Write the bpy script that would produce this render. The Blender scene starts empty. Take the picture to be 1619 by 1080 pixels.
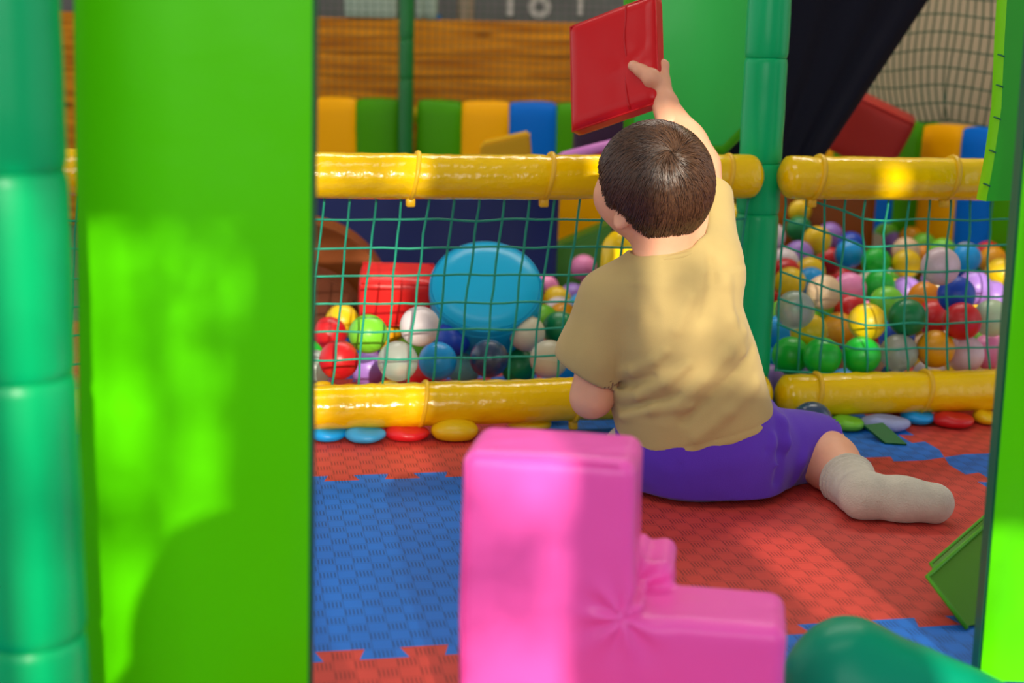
import bpy, bmesh, math, random
import numpy as np
from mathutils import Vector, Matrix, noise
from mathutils.geometry import tessellate_polygon

S = bpy.context.scene
C = S.collection
R = math.radians
random.seed(7)
rng = np.random.default_rng(7)

# ------------------------------------------------------------------ camera
F_PX, CAM_H = 2249.0, 0.60
PITCH = math.atan(463 / F_PX)
ROLL = 0.022
cam_d = bpy.data.cameras.new('camera')
cam = bpy.data.objects.new('camera', cam_d)
C.objects.link(cam)
CM = Matrix.Rotation(math.pi / 2 - PITCH, 3, 'X') @ Matrix.Rotation(ROLL, 3, 'Z')
cam.matrix_world = Matrix.Translation((0, 0, CAM_H)) @ CM.to_4x4()
cam_d.sensor_width = 36
cam_d.lens = F_PX / 1619 * 36
cam_d.clip_start = 0.02
cam_d.dof.use_dof = True
cam_d.dof.focus_distance = 1.86
cam_d.dof.aperture_fstop = 4.0
S.camera = cam

def ray(px, py):
    return CM @ Vector(((px - 809.5) / F_PX, -(py - 540) / F_PX, -1))
def P(px, py, Y):                     # the point seen at a photo pixel, at distance Y into the room
    d = ray(px, py)
    return Vector((0, 0, CAM_H)) + d * (Y / d.y)
def FL(px, py, z=0.0):                # the point seen at a photo pixel, at height z
    d = ray(px, py)
    return Vector((0, 0, CAM_H)) + d * ((z - CAM_H) / d.z)
def px_of(p):
    q = CM.transposed() @ (Vector(p) - Vector((0, 0, CAM_H)))
    return (809.5 + F_PX * q.x / -q.z, 540 - F_PX * q.y / -q.z)

# ------------------------------------------------------------------ light
w = bpy.data.worlds.new('world'); S.world = w
w.use_nodes = True
bg = w.node_tree.nodes['Background']
bg.inputs[0].default_value = (0.93, 0.97, 1.0, 1)
bg.inputs[1].default_value = 1.0

SUN_DIR = Vector((-0.175, 1.0, -0.36)).normalized()
sun_d = bpy.data.lights.new('sun', 'SUN')
sun_d.energy = 5.0
sun_d.color = (1.0, 0.91, 0.74)
sun_d.angle = R(0.6)
sun = bpy.data.objects.new('sun', sun_d); C.objects.link(sun)
sun.rotation_euler = SUN_DIR.to_track_quat('-Z', 'Y').to_euler()
sun.location = (1, -5, 3)

WY_ = -1.2
def area(name, loc, size, power, col=(1, 1, 1), rot=(0, 0, 0)):
    d = bpy.data.lights.new(name, 'AREA'); d.shape = 'RECTANGLE'
    d.size, d.size_y = size; d.energy = power; d.color = col
    o = bpy.data.objects.new(name, d); C.objects.link(o)
    o.location = loc; o.rotation_euler = rot
    return o
area('window_sky_fill', (-0.1, WY_ + 0.08, 1.17), (2.4, 1.0), 26, (0.97, 0.98, 1.0), (math.pi / 2, 0, 0))      # added fill standing in for sky light from behind the camera
area('overhead_fill', (-0.5, 1.2, 2.35), (1.8, 0.5), 11, (1, 0.97, 0.92))  # added overhead fill for the near half, no real fixture
area('overhead_fill', (0.3, 3.5, 2.35), (2.2, 0.5), 32, (1, 0.94, 0.84))  # added overhead fill that brightens the back of the pit

S.view_settings.view_transform = 'Standard'
S.view_settings.look = 'None'
S.view_settings.gamma = 1
S.view_settings.use_curve_mapping = False
S.view_settings.exposure = 0.0

# ------------------------------------------------------------------ materials
def lin(c):
    return tuple(((v / 255) / 12.92 if v / 255 <= 0.04045 else ((v / 255 + 0.055) / 1.055) ** 2.4) for v in c)
MATS = {}
def mat(name, rgb, rough=0.5, spec=0.5, bump=0.0, bscale=30, var=0.0, vscale=6, coat=0.0, trans=0.0, sheen=0.0, sss=0.0, stretch=None, detail=3):
    if name in MATS: return MATS[name]
    m = bpy.data.materials.new(name); m.use_nodes = True
    nt = m.node_tree; N = nt.nodes; L = nt.links
    b = N['Principled BSDF']
    col = lin(rgb)
    b.inputs['Base Color'].default_value = (*col, 1)
    b.inputs['Roughness'].default_value = rough
    b.inputs['Specular IOR Level'].default_value = spec
    b.inputs['Coat Weight'].default_value = coat
    b.inputs['Coat Roughness'].default_value = 0.12
    b.inputs['Transmission Weight'].default_value = trans
    b.inputs['Sheen Weight'].default_value = sheen
    if sss:
        b.inputs['Subsurface Weight'].default_value = sss
        b.inputs['Subsurface Radius'].default_value = (0.01, 0.004, 0.002)
        b.inputs['Subsurface Scale'].default_value = 1.0
    if bump or var:
        tc = N.new('ShaderNodeTexCoord')
        src = tc.outputs['Object']
        if stretch:
            mp = N.new('ShaderNodeMapping'); mp.inputs['Scale'].default_value = stretch
            L.new(src, mp.inputs['Vector']); src = mp.outputs['Vector']
        if var:
            n = N.new('ShaderNodeTexNoise'); n.inputs['Scale'].default_value = vscale; n.inputs['Detail'].default_value = detail
            L.new(src, n.inputs['Vector'])
            r = N.new('ShaderNodeValToRGB')
            r.color_ramp.elements[0].position = 0.3; r.color_ramp.elements[1].position = 0.7
            r.color_ramp.elements[0].color = (*[v * (1 - var) for v in col], 1)
            r.color_ramp.elements[1].color = (*[min(1, v * (1 + var)) for v in col], 1)
            L.new(n.outputs['Fac'], r.inputs['Fac']); L.new(r.outputs['Color'], b.inputs['Base Color'])
        if bump:
            n2 = N.new('ShaderNodeTexNoise'); n2.inputs['Scale'].default_value = bscale; n2.inputs['Detail'].default_value = 3
            L.new(src, n2.inputs['Vector'])
            bp = N.new('ShaderNodeBump'); bp.inputs['Strength'].default_value = bump; bp.inputs['Distance'].default_value = 0.004
            L.new(n2.outputs['Fac'], bp.inputs['Height']); L.new(bp.outputs['Normal'], b.inputs['Normal'])
    MATS[name] = m
    return m
def vinyl(name, rgb, rough=0.33, bump=0.25, bscale=18, **k):
    return mat('vinyl_' + name, rgb, rough, k.pop('spec', 0.28), bump=bump, bscale=bscale, **k)

LIME = vinyl('lime', (90, 222, 0), 0.34, spec=.12)
LIME_DARK = vinyl('lime_edge', (10, 105, 70), 0.45)
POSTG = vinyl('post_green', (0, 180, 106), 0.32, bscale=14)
YELLOW = vinyl('yellow', (250, 204, 0), 0.17, bump=0.7, bscale=38, spec=.55)
STRAP = mat('strap_yellow', (238, 188, 20), 0.4)
PINK = vinyl('pink', (254, 97, 194), 0.3, bump=0.2, bscale=20)
RED = vinyl('red', (205, 24, 30), 0.33)
GRN = vinyl('green', (62, 206, 90), 0.35, bump=0.3, bscale=16)
GRNEDGE = vinyl('green_edge', (70, 170, 10), 0.4)
NAVY = vinyl('navy', (24, 38, 100), 0.45)
NAVYD = mat('tarp_navy', (8, 10, 28), 0.6, 0.12, bump=0.3, bscale=12, stretch=(1, 1, 0.4))
CYAN = vinyl('cyan', (14, 176, 222), 0.3)
ORANGE = vinyl('orange', (150, 78, 10), 0.4)
BROWN = vinyl('brown', (98, 44, 16), 0.4)
PADY = vinyl('pad_yellow', (250, 176, 0), 0.4, spec=.12)
PADG = vinyl('pad_green', (70, 150, 0), 0.4, spec=.12)
PADB = vinyl('pad_blue', (0, 106, 206), 0.4, spec=.12)
OLIVE = vinyl('leaf_green', (70, 130, 20), 0.42)
TEAL = vinyl('teal', (0, 148, 110), 0.35, spec=.2)
NETM = mat('net_teal', (0, 150, 118), 0.55, bump=0.2, bscale=400)
NETD = mat('net_dark', (40, 84, 56), 0.7)
WOOD = None
BOARD = mat('chalkboard', (104, 100, 97), 0.7, var=0.15, vscale=5)
CHALK = mat('chalk_paint', (190, 182, 172), 0.8)
BEIGE = mat('beige_wall', (196, 176, 142), 0.8, var=0.05, vscale=3)

def wood_mat():
    m = bpy.data.materials.new('pine_wood'); m.use_nodes = True
    nt = m.node_tree; N = nt.nodes; L = nt.links; b = N['Principled BSDF']
    tc = N.new('ShaderNodeTexCoord'); mp = N.new('ShaderNodeMapping')
    mp.inputs['Scale'].default_value = (1.6, 1, 22)
    oi = N.new('ShaderNodeObjectInfo'); ad = N.new('ShaderNodeVectorMath'); ad.operation = 'ADD'
    L.new(tc.outputs['Object'], mp.inputs['Vector']); L.new(mp.outputs['Vector'], ad.inputs[0])
    sc = N.new('ShaderNodeVectorMath'); sc.operation = 'SCALE'; sc.inputs['Scale'].default_value = 9
    L.new(oi.outputs['Location'], sc.inputs[0]); L.new(sc.outputs['Vector'], ad.inputs[1])
    n = N.new('ShaderNodeTexNoise'); n.inputs['Scale'].default_value = 2.2; n.inputs['Detail'].default_value = 5; n.inputs['Distortion'].default_value = 0.6
    L.new(ad.outputs['Vector'], n.inputs['Vector'])
    r = N.new('ShaderNodeValToRGB')
    r.color_ramp.elements[0].position = 0.35; r.color_ramp.elements[1].position = 0.66
    r.color_ramp.elements[0].color = (*lin((172, 98, 12)), 1); r.color_ramp.elements[1].color = (*lin((228, 150, 30)), 1)
    L.new(n.outputs['Fac'], r.inputs['Fac'])
    # knots
    mp2 = N.new('ShaderNodeMapping'); mp2.inputs['Scale'].default_value = (2.2, 1, 7)
    L.new(tc.outputs['Object'], mp2.inputs['Vector'])
    v = N.new('ShaderNodeTexVoronoi'); v.inputs['Scale'].default_value = 1.3; v.voronoi_dimensions = '3D'
    L.new(mp2.outputs['Vector'], v.inputs['Vector'])
    kr = N.new('ShaderNodeValToRGB'); kr.color_ramp.elements[0].position = 0.03; kr.color_ramp.elements[1].position = 0.13
    kr.color_ramp.elements[0].color = (0.25, 0.2, 0.15, 1); kr.color_ramp.elements[1].color = (1, 1, 1, 1)
    L.new(v.outputs['Distance'], kr.inputs['Fac'])
    mx = N.new('ShaderNodeMix'); mx.data_type = 'RGBA'; mx.blend_type = 'MULTIPLY'; mx.inputs['Factor'].default_value = 1
    L.new(r.outputs['Color'], mx.inputs['A']); L.new(kr.outputs['Color'], mx.inputs['B'])
    L.new(mx.outputs['Result'], b.inputs['Base Color'])
    b.inputs['Roughness'].default_value = 0.6; b.inputs['Specular IOR Level'].default_value = 0.15
    return m
WOOD = wood_mat()

YAW = R(11.0)
def mat_foam(name, rgb):
    """EVA mat: small checker of smooth and ribbed cells."""
    m = bpy.data.materials.new(name); m.use_nodes = True
    nt = m.node_tree; N = nt.nodes; L = nt.links; b = N['Principled BSDF']
    g = N.new('ShaderNodeNewGeometry'); mp = N.new('ShaderNodeMapping')
    mp.inputs['Rotation'].default_value = (0, 0, -YAW)
    L.new(g.outputs['Position'], mp.inputs['Vector'])
    sp = N.new('ShaderNodeSeparateXYZ'); L.new(mp.outputs['Vector'], sp.inputs[0])
    def math_(op, a, bb=None):
        n = N.new('ShaderNodeMath'); n.operation = op
        for i, s in enumerate((a, bb)):
            if s is None: continue
            if isinstance(s, (int, float)): n.inputs[i].default_value = s
            else: L.new(s, n.inputs[i])
        return n.outputs[0]
    cx, cy = 0.021, 0.0225
    fx = math_('FLOOR', math_('DIVIDE', sp.outputs[0], cx))
    fy = math_('FLOOR', math_('DIVIDE', sp.outputs[1], cy))
    chk = math_('FLOORED_MODULO', math_('ADD', fx, fy), 2.0)
    rib = math_('GREATER_THAN', math_('SINE', math_('MULTIPLY', sp.outputs[0], 2 * math.pi / 0.0042)), 0.1)
    fyf = math_('FRACT', math_('DIVIDE', sp.outputs[1], cy))
    inside = math_('LESS_THAN', math_('ABSOLUTE', math_('SUBTRACT', fyf, 0.5)), 0.36)
    groove = math_('MULTIPLY', math_('MULTIPLY', chk, rib), inside)
    # thin joints between the cells
    fxf = math_('FRACT', math_('DIVIDE', sp.outputs[0], cx))
    jx = math_('GREATER_THAN', math_('ABSOLUTE', math_('SUBTRACT', fxf, 0.5)), 0.465)
    jy = math_('GREATER_THAN', math_('ABSOLUTE', math_('SUBTRACT', fyf, 0.5)), 0.465)
    hgt = math_('MAXIMUM', groove, math_('MULTIPLY', math_('MAXIMUM', jx, jy), 0.5))
    col = lin(rgb)
    n = N.new('ShaderNodeTexNoise'); n.inputs['Scale'].default_value = 5; n.inputs['Detail'].default_value = 4
    L.new(mp.outputs['Vector'], n.inputs['Vector'])
    r = N.new('ShaderNodeValToRGB')
    r.color_ramp.elements[0].position = 0.3; r.color_ramp.elements[1].position = 0.7
    r.color_ramp.elements[0].color = (*[v * 0.9 for v in col], 1); r.color_ramp.elements[1].color = (*[min(1, v * 1.1) for v in col], 1)
    L.new(n.outputs['Fac'], r.inputs['Fac'])
    mx = N.new('ShaderNodeMix'); mx.data_type = 'RGBA'; mx.blend_type = 'MULTIPLY'
    mx.inputs['B'].default_value = (0.42, 0.40, 0.42, 1)
    L.new(math_('MULTIPLY', hgt, 0.8), mx.inputs['Factor']); L.new(r.outputs['Color'], mx.inputs['A'])
    L.new(mx.outputs['Result'], b.inputs['Base Color'])
    bp = N.new('ShaderNodeBump'); bp.inputs['Strength'].default_value = 0.5; bp.inputs['Distance'].default_value = 0.0015
    bp.invert = True
    L.new(hgt, bp.inputs['Height']); L.new(bp.outputs['Normal'], b.inputs['Normal'])
    b.inputs['Roughness'].default_value = 0.55; b.inputs['Specular IOR Level'].default_value = 0.35
    return m
MAT_RED = mat_foam('foam_red', (206, 66, 55))
MAT_BLUE = mat_foam('foam_blue', (14, 112, 210))

# ------------------------------------------------------------------ object helpers
ORG = {}
def thing(name, label, cat, loc=(0, 0, 0), group=None):
    o = bpy.data.objects.new(name, None); C.objects.link(o)
    o.location = loc; o.empty_display_size = 0.05
    ORG[o.name] = Vector(loc)
    o['label'] = label; o['category'] = cat
    if group: o['group'] = group
    return o
def link_mesh(name, me, parent=None):
    o = bpy.data.objects.new(name, me); C.objects.link(o)
    if parent is not None:
        off = ORG[parent.name]
        me.transform(Matrix.Translation(-off)); o.parent = parent; ORG[o.name] = off
    else:
        n = len(me.vertices); co = np.empty(n * 3, np.float32); me.vertices.foreach_get('co', co); co = co.reshape(-1, 3)
        lo, hi = co.min(0), co.max(0)
        off = Vector(((lo[0] + hi[0]) / 2, (lo[1] + hi[1]) / 2, lo[2]))
        me.transform(Matrix.Translation(-off)); o.location = off; ORG[o.name] = off
    return o
def obj(name, bm, m, parent=None, smooth=True, label=None, cat=None, group=None, kind=None, auto=None):
    me = bpy.data.meshes.new(name)
    bmesh.ops.recalc_face_normals(bm, faces=bm.faces)
    bm.to_mesh(me); bm.free()
    for mm in (m if isinstance(m, (list, tuple)) else [m]): me.materials.append(mm)
    if smooth: me.polygons.foreach_set('use_smooth', [True] * len(me.polygons))
    if auto: me.set_sharp_from_angle(angle=R(auto))
    o = link_mesh(name, me, parent)
    if label: o['label'] = label
    if cat: o['category'] = cat
    if group: o['group'] = group
    if kind: o['kind'] = kind
    return o
def pymesh(name, verts, faces, m, parent=None, smooth=True, label=None, cat=None, group=None, kind=None):
    me = bpy.data.meshes.new(name)
    me.from_pydata(np.asarray(verts).tolist() if isinstance(verts, np.ndarray) else verts, [], np.asarray(faces).tolist() if isinstance(faces, np.ndarray) else faces)
    me.update()
    me.materials.append(m)
    if smooth: me.polygons.foreach_set('use_smooth', [True] * len(me.polygons))
    o = link_mesh(name, me, parent)
    for k, v in (('label', label), ('category', cat), ('group', group), ('kind', kind)):
        if v: o[k] = v
    return o
def frame(o, x, y, z):
    M = Matrix.Identity(4)
    for i, v in enumerate((x, y, z)):
        for r in range(3): M[r][i] = v[r]
    for r in range(3): M[r][3] = o[r]
    return M
def add_box(bm, lo, hi, M=None, bevel=0.0, seg=2):
    lo, hi = Vector(lo), Vector(hi)
    r = bmesh.ops.create_cube(bm, size=1)
    vs = r['verts']
    for v in vs:
        v.co = Vector([(lo[i] + hi[i]) / 2 + v.co[i] * (hi[i] - lo[i]) for i in range(3)])
    if bevel:
        es = list({e for v in vs for e in v.link_edges})
        r2 = bmesh.ops.bevel(bm, geom=es, offset=bevel, segments=seg, affect='EDGES', profile=0.5)
        vs = list({v for f in r2['faces'] for v in f.verts} | {v for v in vs if v.is_valid})
    if M is not None:
        for v in vs: v.co = M @ v.co
    return vs
def soft_box(bm, size, r=0.01, n=10, puff=0.006, wr=0.0, wf=14, M=None, seed=0):
    """puffy rounded box, base at z = 0, centred on x and y"""
    sx, sy, sz = [s / 2 for s in size]
    b2 = bmesh.new()
    bmesh.ops.create_cube(b2, size=2)
    bmesh.ops.subdivide_edges(b2, edges=b2.edges[:], cuts=n, use_grid_fill=True)
    off = Vector((seed * 3.1, seed * 1.7, seed * 0.9))
    for v in b2.verts:
        c = v.co.copy()
        q = Vector((c.x * sx, c.y * sy, c.z * sz))
        inner = Vector((max(-sx + r, min(sx - r, q.x)), max(-sy + r, min(sy - r, q.y)), max(-sz + r, min(sz - r, q.z))))
        d = q - inner
        if d.length > 1e-7: q = inner + d.normalized() * r
        nrm = Vector((0, 0, 0))
        for i in range(3):
            if abs(abs(c[i]) - 1) < 1e-6:
                o1, o2 = [c[j] for j in range(3) if j != i]
                nrm[i] += math.copysign((1 - o1 * o1) * (1 - o2 * o2), c[i])
        q += nrm * puff
        if wr:
            q += q.normalized() * wr * (noise.noise((q + off) * wf) + 0.5 * noise.noise((q + off) * wf * 2.3))
        v.co = q + Vector((0, 0, sz))
    if M is not None: bmesh.ops.transform(b2, matrix=M, verts=b2.verts)
    me = bpy.data.meshes.new('tmp'); b2.to_mesh(me); b2.free(); bm.from_mesh(me); bpy.data.meshes.remove(me)
def add_tube(bm, pts, r, n=6, closed=False, caps=True):
    pts = [Vector(p) for p in pts]
    N_ = len(pts); rings = []
    up = None
    for i, p in enumerate(pts):
        a = pts[(i - 1) % N_] if (closed or i > 0) else p
        b = pts[(i + 1) % N_] if (closed or i < N_ - 1) else p
        t = (b - a).normalized()
        if up is None:
            up = t.orthogonal().normalized()
        else:
            up = (up - t * up.dot(t))
            up = up.normalized() if up.length > 1e-6 else t.orthogonal().normalized()
        s = t.cross(up)
        rr = r[i] if isinstance(r, (list, tuple)) else r
        rings.append([bm.verts.new(p + (up * math.cos(2 * math.pi * k / n) + s * math.sin(2 * math.pi * k / n)) * rr) for k in range(n)])
    for i in range(N_ if closed else N_ - 1):
        A, B = rings[i], rings[(i + 1) % N_]
        for k in range(n):
            bm.faces.new((A[k], A[(k + 1) % n], B[(k + 1) % n], B[k]))
    if not closed and caps:
        bm.faces.new(rings[0][::-1]); bm.faces.new(rings[-1])
def add_lathe(bm, prof, M=None, n=32, caps=True, warp=None):
    """prof: list of (radius, z)"""
    rings = []
    for rr, z in prof:
        ring = []
        for k in range(n):
            a = 2 * math.pi * k / n
            q = Vector((rr * math.cos(a), rr * math.sin(a), z))
            if warp: q = warp(q, a)
            ring.append(bm.verts.new(M @ q if M is not None else q))
        rings.append(ring)
    for A, B in zip(rings, rings[1:]):
        for k in range(n): bm.faces.new((A[k], A[(k + 1) % n], B[(k + 1) % n], B[k]))
    if caps: bm.faces.new(rings[0][::-1]); bm.faces.new(rings[-1])
def add_prism(bm, pts, vec):
    """closed polygon of 3-D points extruded by vec"""
    a = [bm.verts.new(Vector(p)) for p in pts]
    b = [bm.verts.new(Vector(p) + Vector(vec)) for p in pts]
    n = len(a)
    bm.faces.new(a[::-1]); bm.faces.new(b)
    for i in range(n): bm.faces.new((a[i], a[(i + 1) % n], b[(i + 1) % n], b[i]))

# ------------------------------------------------------------------ signed-distance modelling (numpy + surface nets)
def A3(v): return np.array(v, dtype=np.float32)
class Grid:
    def __init__(s, lo, hi, h):
        s.lo = A3(lo); s.h = h
        n = [int(math.ceil((hi[i] - lo[i]) / h)) + 1 for i in range(3)]
        ax = [s.lo[i] + h * np.arange(n[i], dtype=np.float32) for i in range(3)]
        s.X, s.Y, s.Z = np.meshgrid(*ax, indexing='ij')
def cap(g, a, b, r1, r2=None, flat=None):
    a, b = A3(a), A3(b); r2 = r1 if r2 is None else r2
    ba = b - a; px, py, pz = g.X - a[0], g.Y - a[1], g.Z - a[2]
    t = np.clip((px * ba[0] + py * ba[1] + pz * ba[2]) / max(1e-9, float(ba @ ba)), 0, 1)
    dx, dy, dz = px - t * ba[0], py - t * ba[1], pz - t * ba[2]
    if flat is not None:
        n, k = A3(flat[0]), flat[1]; n = n / np.linalg.norm(n)
        dn = dx * n[0] + dy * n[1] + dz * n[2]; e = (1 / k - 1)
        dx, dy, dz = dx + n[0] * dn * e, dy + n[1] * dn * e, dz + n[2] * dn * e
    return np.sqrt(dx * dx + dy * dy + dz * dz) - (r1 + (r2 - r1) * t)
def ell(g, c, ax, rad):
    """ax: three unit axes, rad: three radii"""
    c = A3(c); px, py, pz = g.X - c[0], g.Y - c[1], g.Z - c[2]
    s = 0; s2 = 0
    for a, r in zip(ax, rad):
        q = (px * a[0] + py * a[1] + pz * a[2]) / r
        s = s + q * q; s2 = s2 + (q / r) ** 2
    k0 = np.sqrt(s); k1 = np.sqrt(s2) + 1e-9
    return k0 * (k0 - 1) / k1
def sbox(g, M, half, r):
    """rounded box in frame M (4x4 Matrix)"""
    Mi = np.array(M.inverted(), dtype=np.float32)
    q = [Mi[i, 0] * g.X + Mi[i, 1] * g.Y + Mi[i, 2] * g.Z + Mi[i, 3] for i in range(3)]
    d = [np.abs(q[i]) - (half[i] - r) for i in range(3)]
    out = np.sqrt(sum(np.maximum(v, 0) ** 2 for v in d)) + np.minimum(np.maximum(np.maximum(d[0], d[1]), d[2]), 0) - r
    return out
def plane(g, p, n):
    """positive on the side the normal points to"""
    p, n = A3(p), A3(n); n = n / np.linalg.norm(n)
    return (g.X - p[0]) * n[0] + (g.Y - p[1]) * n[1] + (g.Z - p[2]) * n[2]
def smin(a, b, k):
    h = np.maximum(k - np.abs(a - b), 0) / k
    return np.minimum(a, b) - h * h * k * 0.25
def smax(a, b, k): return -smin(-a, -b, k)
def seg_d(g, a, b):
    return cap(g, a, b, 0.0)
def waves(g, seed, freq, n=6):
    """cheap smooth pseudo-noise in [-1, 1]"""
    r = np.random.default_rng(seed); out = 0
    for _ in range(n):
        d = r.normal(size=3); d /= np.linalg.norm(d); f = freq * (0.6 + 0.9 * r.random()); ph = r.random() * 6.28
        out = out + np.sin(f * (d[0] * g.X + d[1] * g.Y + d[2] * g.Z) + ph)
    return out / n
def nets(Fd, g):
    s = Fd < 0
    nx, ny, nz = s.shape
    def sub(a, i, j, k): return a[i:nx - 1 + i, j:ny - 1 + j, k:nz - 1 + k]
    cnt = sum(sub(s, i, j, k).astype(np.int8) for i in (0, 1) for j in (0, 1) for k in (0, 1))
    cells = (cnt > 0) & (cnt < 8)
    ci = np.argwhere(cells)
    idx = -np.ones(cells.shape, np.int64); idx[tuple(ci.T)] = np.arange(len(ci))
    acc = np.zeros((len(ci), 3), np.float32); num = np.zeros(len(ci), np.float32)
    corners = [(i, j, k) for i in (0, 1) for j in (0, 1) for k in (0, 1)]
    vals = {c: Fd[ci[:, 0] + c[0], ci[:, 1] + c[1], ci[:, 2] + c[2]] for c in corners}
    for a in corners:
        for ax in range(3):
            if a[ax]: continue
            b = list(a); b[ax] = 1; b = tuple(b)
            va, vb = vals[a], vals[b]
            m = (va < 0) != (vb < 0)
            t = np.where(m, va / np.where(m, va - vb, 1), 0)
            p = np.tile(A3(a), (len(ci), 1)); p[:, ax] = t
            acc += p * m[:, None]; num += m
    v = (ci + acc / num[:, None]) * g.h + g.lo
    quads = []
    for ax in range(3):
        o = [i for i in range(3) if i != ax]
        sl0 = [slice(None)] * 3; sl1 = [slice(None)] * 3
        sl0[ax] = slice(0, -1); sl1[ax] = slice(1, None)
        ch = s[tuple(sl0)] != s[tuple(sl1)]
        e = np.argwhere(ch)
        ok = (e[:, o[0]] > 0) & (e[:, o[1]] > 0) & (e[:, o[0]] < s.shape[o[0]] - 1) & (e[:, o[1]] < s.shape[o[1]] - 1)
        e = e[ok]
        q = []
        for da, db in ((1, 1), (0, 1), (0, 0), (1, 0)):
            c = e.copy(); c[:, o[0]] -= da; c[:, o[1]] -= db
            q.append(idx[tuple(c.T)])
        q = np.stack(q, 1)
        ins = s[tuple(e.T)]
        flip = ins if ax != 1 else ~ins
        q[~flip] = q[~flip][:, ::-1]
        quads.append(q)
    return v, np.concatenate(quads)
def sdf_obj(name, Fd, g, m, parent=None, smooth_it=1, **kw):
    v, q = nets(Fd, g)
    if smooth_it:
        e = np.concatenate([q[:, [0, 1]], q[:, [1, 2]], q[:, [2, 3]], q[:, [3, 0]]])
        for _ in range(smooth_it):
            acc = np.zeros_like(v); num = np.zeros(len(v), np.float32)
            np.add.at(acc, e[:, 0], v[e[:, 1]]); np.add.at(acc, e[:, 1], v[e[:, 0]])
            np.add.at(num, e[:, 0], 1); np.add.at(num, e[:, 1], 1)
            v = v * 0.5 + acc / num[:, None] * 0.5
    return pymesh(name, v, q, m, parent, **kw)
# ------------------------------------------------------------------ the fence frame (everything of the play structure follows it)
U = Vector((math.cos(YAW), math.sin(YAW), 0)); V = Vector((-math.sin(YAW), math.cos(YAW), 0)); ZZ = Vector((0, 0, 1))
A0 = P(600, 640, 2.15); Z_LOW = A0.z; A0 = Vector((A0.x, A0.y, 0))
def fence(t, z, d=0.0): return A0 + U * t + V * d + ZZ * z
def on_fence(px, py, d=0.0):
    dr = ray(px, py); o = Vector((0, 0, CAM_H))
    k = ((A0 + V * d) - o).dot(V) / dr.dot(V)
    p = o + dr * k
    return (p - A0).dot(U), p.z
T_ = lambda px, py=640: on_fence(px, py)[0]
Z_UP = on_fence(600, 277)[1]
RR = 0.0345

# ------------------------------------------------------------------ setting
def struct(name, bm, m, parent=None, **k):
    o = obj(name, bm, m, parent, **k)
    if parent is None: o['kind'] = 'structure'
    return o
bm = bmesh.new(); add_box(bm, (-3.2, -3.8, -0.09), (3.4, 5.6, -0.0125))
floor = struct('floor', bm, mat('floor_screed', (96, 92, 88), 0.8, var=0.1), smooth=False)
bm = bmesh.new(); add_box(bm, (-3.2, -1.3, 2.42), (3.4, 5.6, 2.5))
struct('ceiling', bm, mat('ceiling_white', (205, 200, 192), 0.8, var=0.03), smooth=False)

# foam mats: interlocking tiles, checkerboard of red and blue
V0 = FL(1493, 723); TS = 0.60
def gridp(i, j): return Vector((V0.x, V0.y, 0)) + U * (i * TS) + V * (j * TS)
def dovetail(a, b, nrm):
    """shared edge of two tiles: teeth wider at the tip than at the root"""
    L_ = (b - a).length; d = (b - a) / L_; n = 14; h = L_ / n; dep, o = 0.0125, 0.0035
    out = [a]
    for k in range(1, n - 1):
        s = 1 if k % 2 else -1
        out.append(a + d * (k * h - o) + nrm * dep * s)
        out.append(a + d * ((k + 1) * h + o) + nrm * dep * s)
    out.append(b)
    return out
for i in range(-5, 2):
    for j in range(-3, 2):
        c00, c10, c11, c01 = gridp(i, j), gridp(i + 1, j), gridp(i + 1, j + 1), gridp(i, j + 1)
        e1 = dovetail(c00, c10, V); e2 = dovetail(c10, c11, U)
        e3 = dovetail(c01, c11, V)[::-1]; e4 = dovetail(c00, c01, U)[::-1]
        loop = e1[:-1] + e2[:-1] + e3[:-1] + e4[:-1]
        b2 = bmesh.new(); th = 0.012
        top = [b2.verts.new(Vector((p.x, p.y, 0))) for p in loop]
        bot = [b2.verts.new(Vector((p.x, p.y, -th))) for p in loop]
        n_ = len(top)
        for tri in tessellate_polygon([[v.co for v in top]]): b2.faces.new([top[q] for q in tri])
        for k in range(n_): b2.faces.new((top[k], bot[k], bot[(k + 1) % n_], top[(k + 1) % n_]))
        obj('foam_mat', b2, MAT_RED if (i + j) % 2 == 0 else MAT_BLUE, floor, smooth=False)

# wall behind the camera: unseen; slats and gaps added to shape the sun patches
WY = -1.2
wall_m = mat('wall_paint', (190, 184, 172), 0.85, var=0.04)
bm = bmesh.new()
add_box(bm, (-3.2, WY - 0.05, -0.0125), (3.4, WY + 0.05, 0.62))
add_box(bm, (-3.2, WY - 0.05, 1.70), (3.4, WY + 0.05, 2.42))
add_box(bm, (-3.2, WY - 0.05, 0.62), (-2.6, WY + 0.05, 1.70))
add_box(bm, (2.6, WY - 0.05, 0.62), (3.4, WY + 0.05, 1.70))
struct('wall_back', bm, wall_m, smooth=False)
bm = bmesh.new()
for x0, x1, z0, z1 in ((-2.6, -2.2, .62, 1.7), (-1.9, -1.5, .62, 1.7), (-1.2, -0.8, .62, 1.7), (-0.5, 0.035, .62, 1.7), (0.035, 0.20, 1.285, 1.7), (0.198, 0.265, .62, 1.7),
                       (0.455, 0.705, .62, 1.7), (0.705, 0.80, .62, 1.07), (0.705, 1.10, 1.07, 1.25), (0.895, 1.190, 1.25, 1.7), (1.10, 1.190, .62, 1.25),
                       (1.238, 1.264, .62, 1.7), (1.190, 1.276, .62, 1.38), (1.276, 1.5, .62, 1.7), (1.8, 2.2, .62, 1.7), (2.4, 2.6, .62, 1.7)):
    add_box(bm, (x0, WY - 0.03, z0), (x1, WY + 0.03, z1))
struct('sun_slats', bm, mat('sun_slat_white', (208, 204, 196), 0.6), smooth=False)  # added slats, sized to throw the sun patches

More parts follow.
